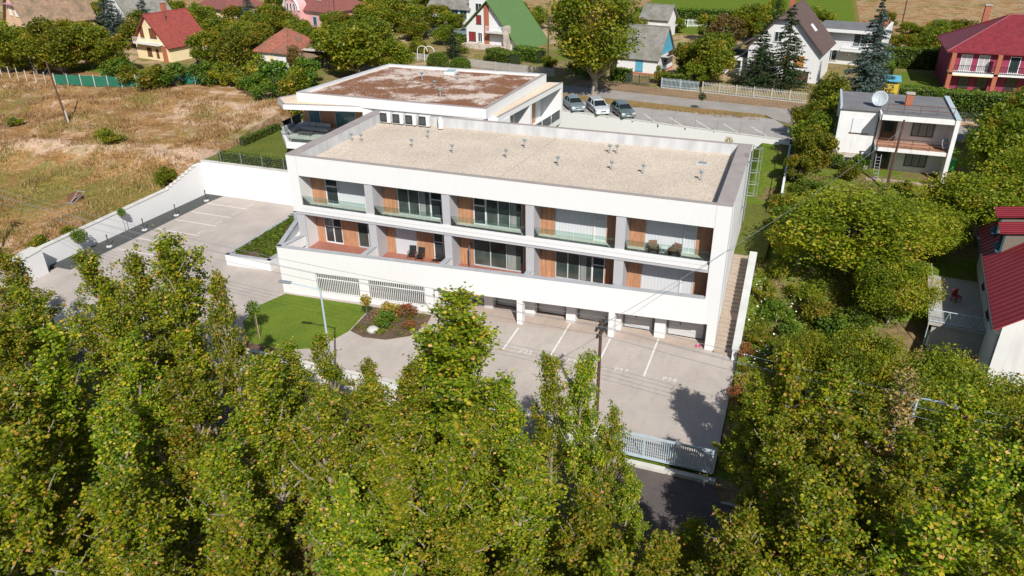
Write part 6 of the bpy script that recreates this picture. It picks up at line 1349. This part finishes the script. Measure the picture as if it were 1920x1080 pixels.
# conifers
FIR = conifer_proto('fir_tree', 41, 10, 2.7, NEEDLE, 24, .25, 34); BLUE = conifer_proto('spruce_tree', 42, 11, 3.0, NEEDLE_BLUE, 30, .3, 44)
for p, x, y, sx, sz, lb in ((FIR, -2.6, 60.3, 1.35, .8, 'dark fir with bare lower trunk before the dark-roofed house, beside the garden lamp'), (FIR, .6, 60.0, 1.25, 1.08, 'taller dark fir before the gable of the dark-roofed house'), (FIR, -50.6, 65.8, .8, .5, 'low dark fir beside the chalet with the green roof'), (FIR, -2.2, 79.0, .8, 1.0, 'dark fir behind the chimney of the dark-roofed house'),
                            (BLUE, 10.7, 57.4, 1.25, 1.1, 'large blue spruce behind the grey-roofed house'), (BLUE, -99.0, 77.5, .75, .85, 'blue spruce between the dull red roof and the pink house'), (BLUE, -114.0, 58.5, 1.25, .95, 'broad blue-green conifer behind the peach house'), (BLUE, -108.5, 61.0, 1.0, .8, 'blue-green conifer behind the red tiled roof')):
    place(p, USED, (x, y, 5.85), rr.uniform(0, 6), (sx, sx, sz), lb, cat='tree')
# shrubs
SH = [shrub_proto('shrub', 51, 2.0, 1.4, 2600, .17, GARDEN_LEAF), shrub_proto('shrub', 52, 1.9, 1.5, 2600, .17, HEDGE_LEAF)]
SY = shrub_proto('shrub', 53, 1.6, 1.2, 1800, .15, YELLOW_LEAF); SRD = shrub_proto('shrub', 54, 1.2, 1.1, 1500, .14, REDDISH_LEAF)
S1 = [(-82.3, 34.1, 2.6, 2.9), (-79.9, 36.3, 2.4, 3.0), (-86.4, 34.4, 2.1, 2.6), (-65.3, 39.2, 2.8, 3.6), (-60.0, 36.0, 2.6, 3.5), (-66.2, 35.6, 2.2, 2.5), (-73.3, 38.4, 2.3, 3.0), (-76.5, 37.8, 2.2, 3.2), (-69.5, 37.5, 2.2, 2.8), (-62.5, 33.5, 1.8, 2.2), (-57.5, 33.0, 2.2, 3.2), (-90.5, 36.5, 2.4, 3.0), (-71, 42.5, 2.4, 3.4), (-62.5, 42.5, 2.6, 3.6)]
S2 = [(-58.1, 65.4, 1.6, 2.1), (-58.3, 63.0, 1.2, 1.8), (-57.4, 68.0, 1.3, 1.6), (-60.5, 60.5, 1.2, 1.8), (-56, 66, 1.2, 1.6), (-43.8, 65.2, 1.0, 1.2), (-15.4, 58.0, 1.2, 2.2), (-11.9, 60.6, 2.0, 2.2), (-33, 62, 1.4, 2), (-36, 67, 1.2, 1.4), (-28, 60, 1.6, 2.6), (-25.5, 57.5, 1.5, 2.4), (-60, 72, 1.4, 1.8), (-55, 78, 1.4, 1.8), (-51, 70, 1.3, 1.6)]
S3 = [(9.4, 29.0, 1.2, 1.6), (8.6, 27.0, 1.1, 1.4), (7.3, 29.3, 1.0, 1.5), (13.5, 25.8, 1.0, .9), (16.6, 25.6, 1.2, 1.1), (19.2, 27.4, 1.0, 1.2), (6.2, 23.0, 1.4, 1.3), (9.5, 22.4, 1.4, 1.4), (13.4, 22.6, 1.4, 1.3)]
S4 = [(2.9, 4.9, 1.0, 1.4), (3.9, 3.2, 1.1, 1.5), (3.0, .6, .9, 1.2), (5.0, 1.4, 1.1, 1.5), (6.6, 3.8, 1.4, 1.8), (7.9, 2.1, 1.5, 2.0), (5.4, 5.5, 1.2, 1.4), (9.2, 3.3, 1.3, 1.8), (2.7, -2.6, .8, .9), (4.3, -1.4, 1.1, 1.2), (3.0, -6.0, .9, 1.0), (3.2, -9.5, 1.0, 1.2), (5.4, -6.4, 1.3, 1.6), (5.2, -10.6, 1.4, 1.8), (7.8, -8.2, 1.5, 2.0), (8.6, -12.0, 1.5, 2.0), (3.6, 7.4, 1.0, 1.3), (4.2, 10.6, 1.0, 1.2)]
S5 = [(2.5, 20.2, 1.0, 1.2), (2.6, 15.9, .8, .9), (3.6, 20.9, 1.0, 1.1), (3.9, 15.7, 1.2, 1.3), (5.5, 19.6, 1.2, 1.3), (3.2, 18.0, 1.0, 1.1), (2.9, 13.2, .9, 1.0), (4.6, 23.5, 1.2, 1.2)]
i = 0
for L_, lb, grp in ((S1, 'dark green bush along the back edge of the dry field', 'bushes behind the dry field'), (S2, 'low garden shrub in the gardens across the upper street', 'garden shrubs across the upper street'), (S3, 'shrub below the stone terrace of the grey-roofed house', 'shrubs below the stone terrace'), (S4, 'flowering garden shrub on the bank beyond the stair wall', 'shrubs on the garden bank'), (S5, 'small shrub along the edge of the lawn beside the end wall', 'shrubs edging the lawn')):
    w0 = lb.split(' ')[0]
    for (x, y, r_, h), lb2 in zip(L_, label_all([(q[0], q[1], q[3]) for q in L_], HOUSE_MARKS, '%s ' + lb.split(' ')[0] + ' shrub among those by %s')):
        lb = lb2.replace('among those by', 'growing by') if lb2.startswith('lone') else lb2
        p = SH[i % 2]; place(p, USED, (x, y, ground_z(x, y) - .05), rr.uniform(0, 6), (r_ / 1.4, r_ / 1.4, h / 1.9), lb, grp, 'shrub'); i += 1
for x, y, r_, h, lb in ((-59.4, 10.4, 1.4, 2.4, 'fresh green bush against the stepped end of the retaining wall'), (-71.6, 15.7, 1.6, 1.5, 'greenish bush on the earth bank in the dry field, nearer the retaining wall'), (-74.8, 17.4, 1.2, 1.3, 'greenish bush on the earth bank in the dry field, nearer the leaning pole'), (-90.5, 18.3, 1.2, 1.3, 'round bush in the dry field beside the leaning pole'), (-59.9, -1.6, 1.0, 1.2, 'weedy bush behind the low end of the retaining wall'), (-61.0, -4.4, 1.1, 1.4, 'weedy bush with red tips at the street end of the retaining wall'), (-40.6, -4.6, .9, .8, 'low bush at the front edge of the parking court')):
    place(SH[0], USED, (x, y, ground_z(x, y) - .05), rr.uniform(0, 6), (r_ / 1.6, r_ / 1.2, h / 2.3), lb, cat='shrub')
for x, y, r_, h, lb in ((6.2, 56.6, 1.0, 1.2, 'bright yellow shrub before the dark-roofed house'), (12.8, 76.0, 1.8, 2.4, 'yellow shrub behind the blue spruce'), (2.6, -4.2, .9, 1.0, 'pale yellow grass-like shrub beside the forecourt edge'), (-24.6, -3.3, .9, 1.25, 'yellow-green shrub in the flower bed below the barred windows')): place(SY, USED, (x, y, ground_z(x, y)), rr.uniform(0, 6), (r_ / 1.2, r_ / 1.2, h / 1.6), lb, cat='shrub')
for x, y, r_, h, lb in ((-23.6, -2.9, .9, 1.1, 'reddish brown shrub in the flower bed below the barred windows'), (-22.4, -4.4, .6, .6, 'low red-leaved shrub at the rounded end of the flower bed'), (2.4, -5.6, .8, .9, 'reddish shrub beside the forecourt edge'), (2.3, -.9, .7, .9, 'orange-leaved shrub at the foot of the stair wall')): place(SRD, USED, (x, y, ground_z(x, y)), rr.uniform(0, 6), (r_ / 1.1, r_ / 1.1, h / 1.2), lb, cat='shrub')
place(SH[1], USED, (-24.4, -4.7, .05), 1, (.6, .6, .6), 'round bright green shrub in the middle of the flower bed', cat='shrub')
for x, y, r_, h, lb in ((-50.0, 59.0, 1.7, 2.1, 'clipped rounded box bush by the garden gate, the larger of the pair'), (-46.2, 58.8, 1.6, 1.6, 'clipped rounded box bush by the picket fence, the smaller of the pair')):
    rng = np.random.default_rng(7); t = thing('topiary_bush', lb, 'shrub', (x, y, 5.9)); d = rng.normal(size=(5000, 3)); d /= np.linalg.norm(d, axis=1)[:, None]; d[:, 2] = np.abs(d[:, 2])
    d = np.sign(d) * np.abs(d) ** .7; leaf_obj('foliage', d * np.array([r_, r_ * .8, h]) * rng.uniform(.88, 1.02, 5000)[:, None], .14, HEDGE_LEAF, rng, t)
    MB().lathe([(r_ * .7, 0), (r_ * .75, h * .5), (r_ * .5, h * .8), (.1, h * .85)], 12).build('dark_core', MATS.get('hedge_inside') or M('hedge_inside', (.02, .03, .008), rough=.95), t)  # solid core inside the bush, shade among the leaves put into its colour
# small standard trees in the courts
def standard(loc, h, r_, label, lm=HEDGE_LEAF, n=500, stake=False):
    rng = np.random.default_rng(int(abs(loc[0] * 10))); t = thing('standard_tree', label, 'tree', loc)
    MB().tube((0, 0, -.1), (0, 0, h - r_), .03, .02).build('trunk', BARK, t); d = rng.normal(size=(n, 3)); d /= np.linalg.norm(d, axis=1)[:, None]
    leaf_obj('crown', d * r_ * rng.uniform(.4, 1.05, n)[:, None] + np.array([0, 0, h - .6 * r_]), .13, lm, rng, t)
    if stake: MB().tube((.12, 0, -.1), (.12, 0, h * .7), .025).build('stake', M('pale_stake', (.5, .36, .2), rough=.8) if 'pale_stake' not in MATS else MATS['pale_stake'], t)
    return t
standard((-57.9, 2.7, .01), 2.5, .42, 'small ball-headed tree on the dark gravel strip'); standard((-58.0, -2.4, .01), 2.3, .75, 'round evergreen standing against the white retaining wall', n=1100)
standard((-26.1, -4.6, .05), 2.1, .45, 'little golden ball tree at the corner of the flower bed', YELLOW_LEAF); standard((-32.6, -9.7, .03), 3.0, .6, 'young staked tree on the front lawn', n=600, stake=True)
standard((-40.6, 6.6, .8), 1.9, .4, 'young thin tree in the low planter', n=200); standard((-3.4, 33.4, 3.95), 2.2, .5, 'young yellowish tree before the upper retaining wall', YELLOW_LEAF, 260); standard((-8.0, 45.0, 6.0), 1.9, .5, 'young conifer-like tree on the dry verge', NEEDLE, 500)
# hedges
hedge([(-55.6, 15.2), (-39.5, 15.2)], .9, 1.1, 3.9, 'clipped hedge behind the wire fence above the parking court', seed=3, dens=120)
hedge([(-56.9, 20.5), (-56.9, 27.5)], .8, .9, 3.9, 'low hedge along the side of the raised lawn', seed=4)
hedge([(-44.5, 67.5), (-39.0, 63.5)], 2.6, 1.7, 5.9, 'broad sloping hedge beside the chalet terrace', seed=5, dens=70, size=.18); hedge([(-40.6, 68.6), (-35.6, 66.4)], 2.4, 2.0, 5.9, 'tall hedge between the chalet and the brown lawn', seed=6, dens=70, size=.18)
hedge([(14.0, 52.0), (33, 51.0)], 2.4, 2.9, 5.9, 'tall dark hedge in front of the magenta house', seed=7, dens=60, size=.22); hedge([(13, 66), (13.5, 76)], 2.6, 2.6, 5.9, 'tall green hedge beside the play hut', seed=8, dens=60, size=.22); hedge([(13.4, 79), (36, 80)], 2.4, 2.8, 5.9, 'long hedge behind the magenta house', seed=9, dens=50, size=.24)
hedge([(-14.8, 56.2), (-11.0, 55.6)], 1.4, 1.8, 5.9, 'clipped hedge behind the pale blue fence', seed=10, dens=80, size=.18); hedge([(-19.5, 57.6), (-22.5, 58.2)], 1.2, 1.8, 5.9, 'hedge between the cottage gate and the big street tree', seed=11, dens=80, size=.18)
hedge([(-30, 112.5), (-2, 115)], 2.5, 2.6, 5.9, 'long tall hedge at the edge of the far green lawn', seed=12, dens=40, size=.28); hedge([(-17, 80.5), (-7, 81.5)], 1.6, 1.6, 5.9, 'hedge behind the red garden shed', seed=13, dens=60, size=.2)
# planter ground cover, borders, lawn grass, dry field grass: nobody could count these
def scatter_leaves(name, poly_fn, n, seed, size, lm, zf, hgt, label=None, up=.2, aspect=.4):
    rng = np.random.default_rng(seed); P = poly_fn(rng, n); z = np.array([zf(a, b_) for a, b_ in P[:, :2]]); P = np.stack([P[:, 0], P[:, 1], z + rng.uniform(0, hgt, len(P))], 1)
    o = leaf_obj(name, P, size, lm, rng, None, up=up, aspect=aspect); return tag(o, label, kind='stuff')
U = lambda x0, x1, y0, y1: (lambda rng, n: np.stack([rng.uniform(x0, x1, n), rng.uniform(y0, y1, n)], 1))
def clump(x0, x1, y0, y1, nc, sp):
    def f(rng, n):
        c = np.stack([rng.uniform(x0, x1, nc), rng.uniform(y0, y1, nc)], 1); P = c[rng.integers(0, nc, n)] + rng.normal(0, sp, (n, 2)); return np.clip(P, [x0, y0], [x1, y1])
    return f
scatter_leaves('ground_cover', clump(-43.1, -39.2, 1.1, 10.4, 160, .3), 9000, 61, .2, GREENGRASS, lambda x, y: .8, .32, 'creeping green ground cover filling the low planter')
scatter_leaves('border_plants', clump(-35.5, -7, -13.05, -11.4, 90, .3), 3500, 62, .17, REDDISH_LEAF, lambda x, y: .04, .35, 'mixed low plants in the soil border behind the white wall')
scatter_leaves('bed_plants', clump(-26.4, -22.1, -6.2, -2.6, 34, .22), 1600, 63, .15, GARDEN_LEAF, lambda x, y: .05, .28, 'small low plants dotted over the flower bed')
scatter_leaves('bank_plants', clump(1.95, 11, -12.5, 9, 200, .4), 14000, 64, .2, GARDEN_LEAF, lambda x, y: float(right_land(y)), .6, 'tangled green undergrowth covering the garden bank')
scatter_leaves('undergrowth', U(-52, 20, -38, -19.6), 26000, 66, .34, GARDEN_LEAF, lambda x, y: -.35, .9, 'dark leafy undergrowth beneath the poplars', aspect=.7)
scatter_leaves('verge_grass', clump(1.9, 22, 12, 27, 160, .5), 7000, 65, .22, DRY_LEAF, lambda x, y: float(right_land(y)), .4, 'brownish undergrowth below the grey-roofed house')
def blades(name, P, zf, hmin, hmax, w, lm, seed, label, tone=None):
    rng = np.random.default_rng(seed); n = len(P); z = np.array([zf(a, b_) for a, b_ in P]); a = rng.uniform(0, 6.28, n); h = rng.uniform(hmin, hmax, n); l = rng.normal(0, .35, (n, 2)) * h[:, None]
    B = np.column_stack([P, z - .03]); dx = np.column_stack([np.cos(a), np.sin(a), np.zeros(n)]) * (w * rng.uniform(.6, 1.4, n))[:, None]
    T = B + np.column_stack([l, h]); V = np.stack([B - dx, B + dx, T], 1).reshape(-1, 3); F = np.arange(n * 3).reshape(-1, 3)
    me = np_mesh(name, V, F, rng.uniform(0, .9, n) if tone is None else tone); me.materials.append(lm); return tag(link(name, me), label, kind='stuff')
rng = np.random.default_rng(71)
P = []; tone = []
for _ in range(2600):
    x, y = rng.uniform(-128, -59.3), rng.uniform(-7, 34)
    if noise.noise((x * .17, y * .22, 5)) < -.02: continue
    green = noise.noise((x * .13, y * .13, 9)) > .25 or (1 < y < 12 and noise.noise((x * .2, y * .2, 3)) > -.12)
    m_ = rng.integers(20, 70); P.append(np.array([[x, y]]) + rng.normal(0, rng.uniform(.3, 1.3), (m_, 2))); tone.append(np.clip(rng.normal(.86 if green else .42, .13 if green else .24, m_), 0, 1))
P = np.concatenate(P); tone = np.concatenate(tone); ok = (P[:, 0] < -59.2) & (P[:, 1] < 35); P, tone = P[ok], tone[ok]
blades('dry_grass', P, land, .12, .6, .045, DRYGRASS, 72, 'tussocks of straw-coloured grass over the empty field', tone)
P = []
for _ in range(120):
    x = rng.uniform(-33, -1.5); P.append(np.array([[x, 47.2 - .115 * (x + 25) - rng.uniform(.3, 2.2)]]) + rng.normal(0, .35, (26, 2)))
P = np.concatenate(P); blades('dry_grass', P, lambda x, y: 6.02, .05, .2, .04, DRYGRASS, 73, 'short scorched grass on the verge beside the upper parking lot')
P = np.stack([rng.uniform(-22, 1.0, 9000), rng.uniform(14.8, 37, 9000)], 1); P = np.concatenate([P, np.stack([rng.uniform(-57, -42, 6000), rng.uniform(15, 28, 6000)], 1)]); P = P[(P[:, 1] < rear_line(P[:, 0]) - .2) & ((P[:, 0] > -22) | (P[:, 0] < -49.5))]
blades('grass', P, lambda x, y: 3.93, .04, .12, .03, GREENGRASS, 74, 'short mown grass of the raised lawns')
fl_rng = np.random.default_rng(81)
for nm, n, mt, x0, x1, y0, y1, hz, lb in (('flowers', 120, FLOWER_WHITE, 2.0, 5.5, -3, 6, 1.3, 'scattered white rose blossoms on the garden bank'), ('flowers', 26, FLOWER_PINK, -26.4, -25.2, -4.6, -3.4, .5, 'magenta flowers in the flower bed')):
    P = np.stack([fl_rng.uniform(x0, x1, n), fl_rng.uniform(y0, y1, n)], 1); z = np.array([max(0.05, float(right_land(b_)) if a > 1.7 else .05) for a, b_ in P]) + fl_rng.uniform(.3, 1, n) * hz
    tag(leaf_obj(nm, np.column_stack([P, z]), .13, mt, fl_rng, None, up=1.0, aspect=1.0), lb, kind='stuff')
tag(MB().lathe([(.02, .0), (.42, .05), (.46, .22), (.3, .36), (.05, .40)], 12, (-24.9, -5.9, .03)).build('boulder', CONC_PALE), 'pale rounded boulder in the flower bed', 'stone')
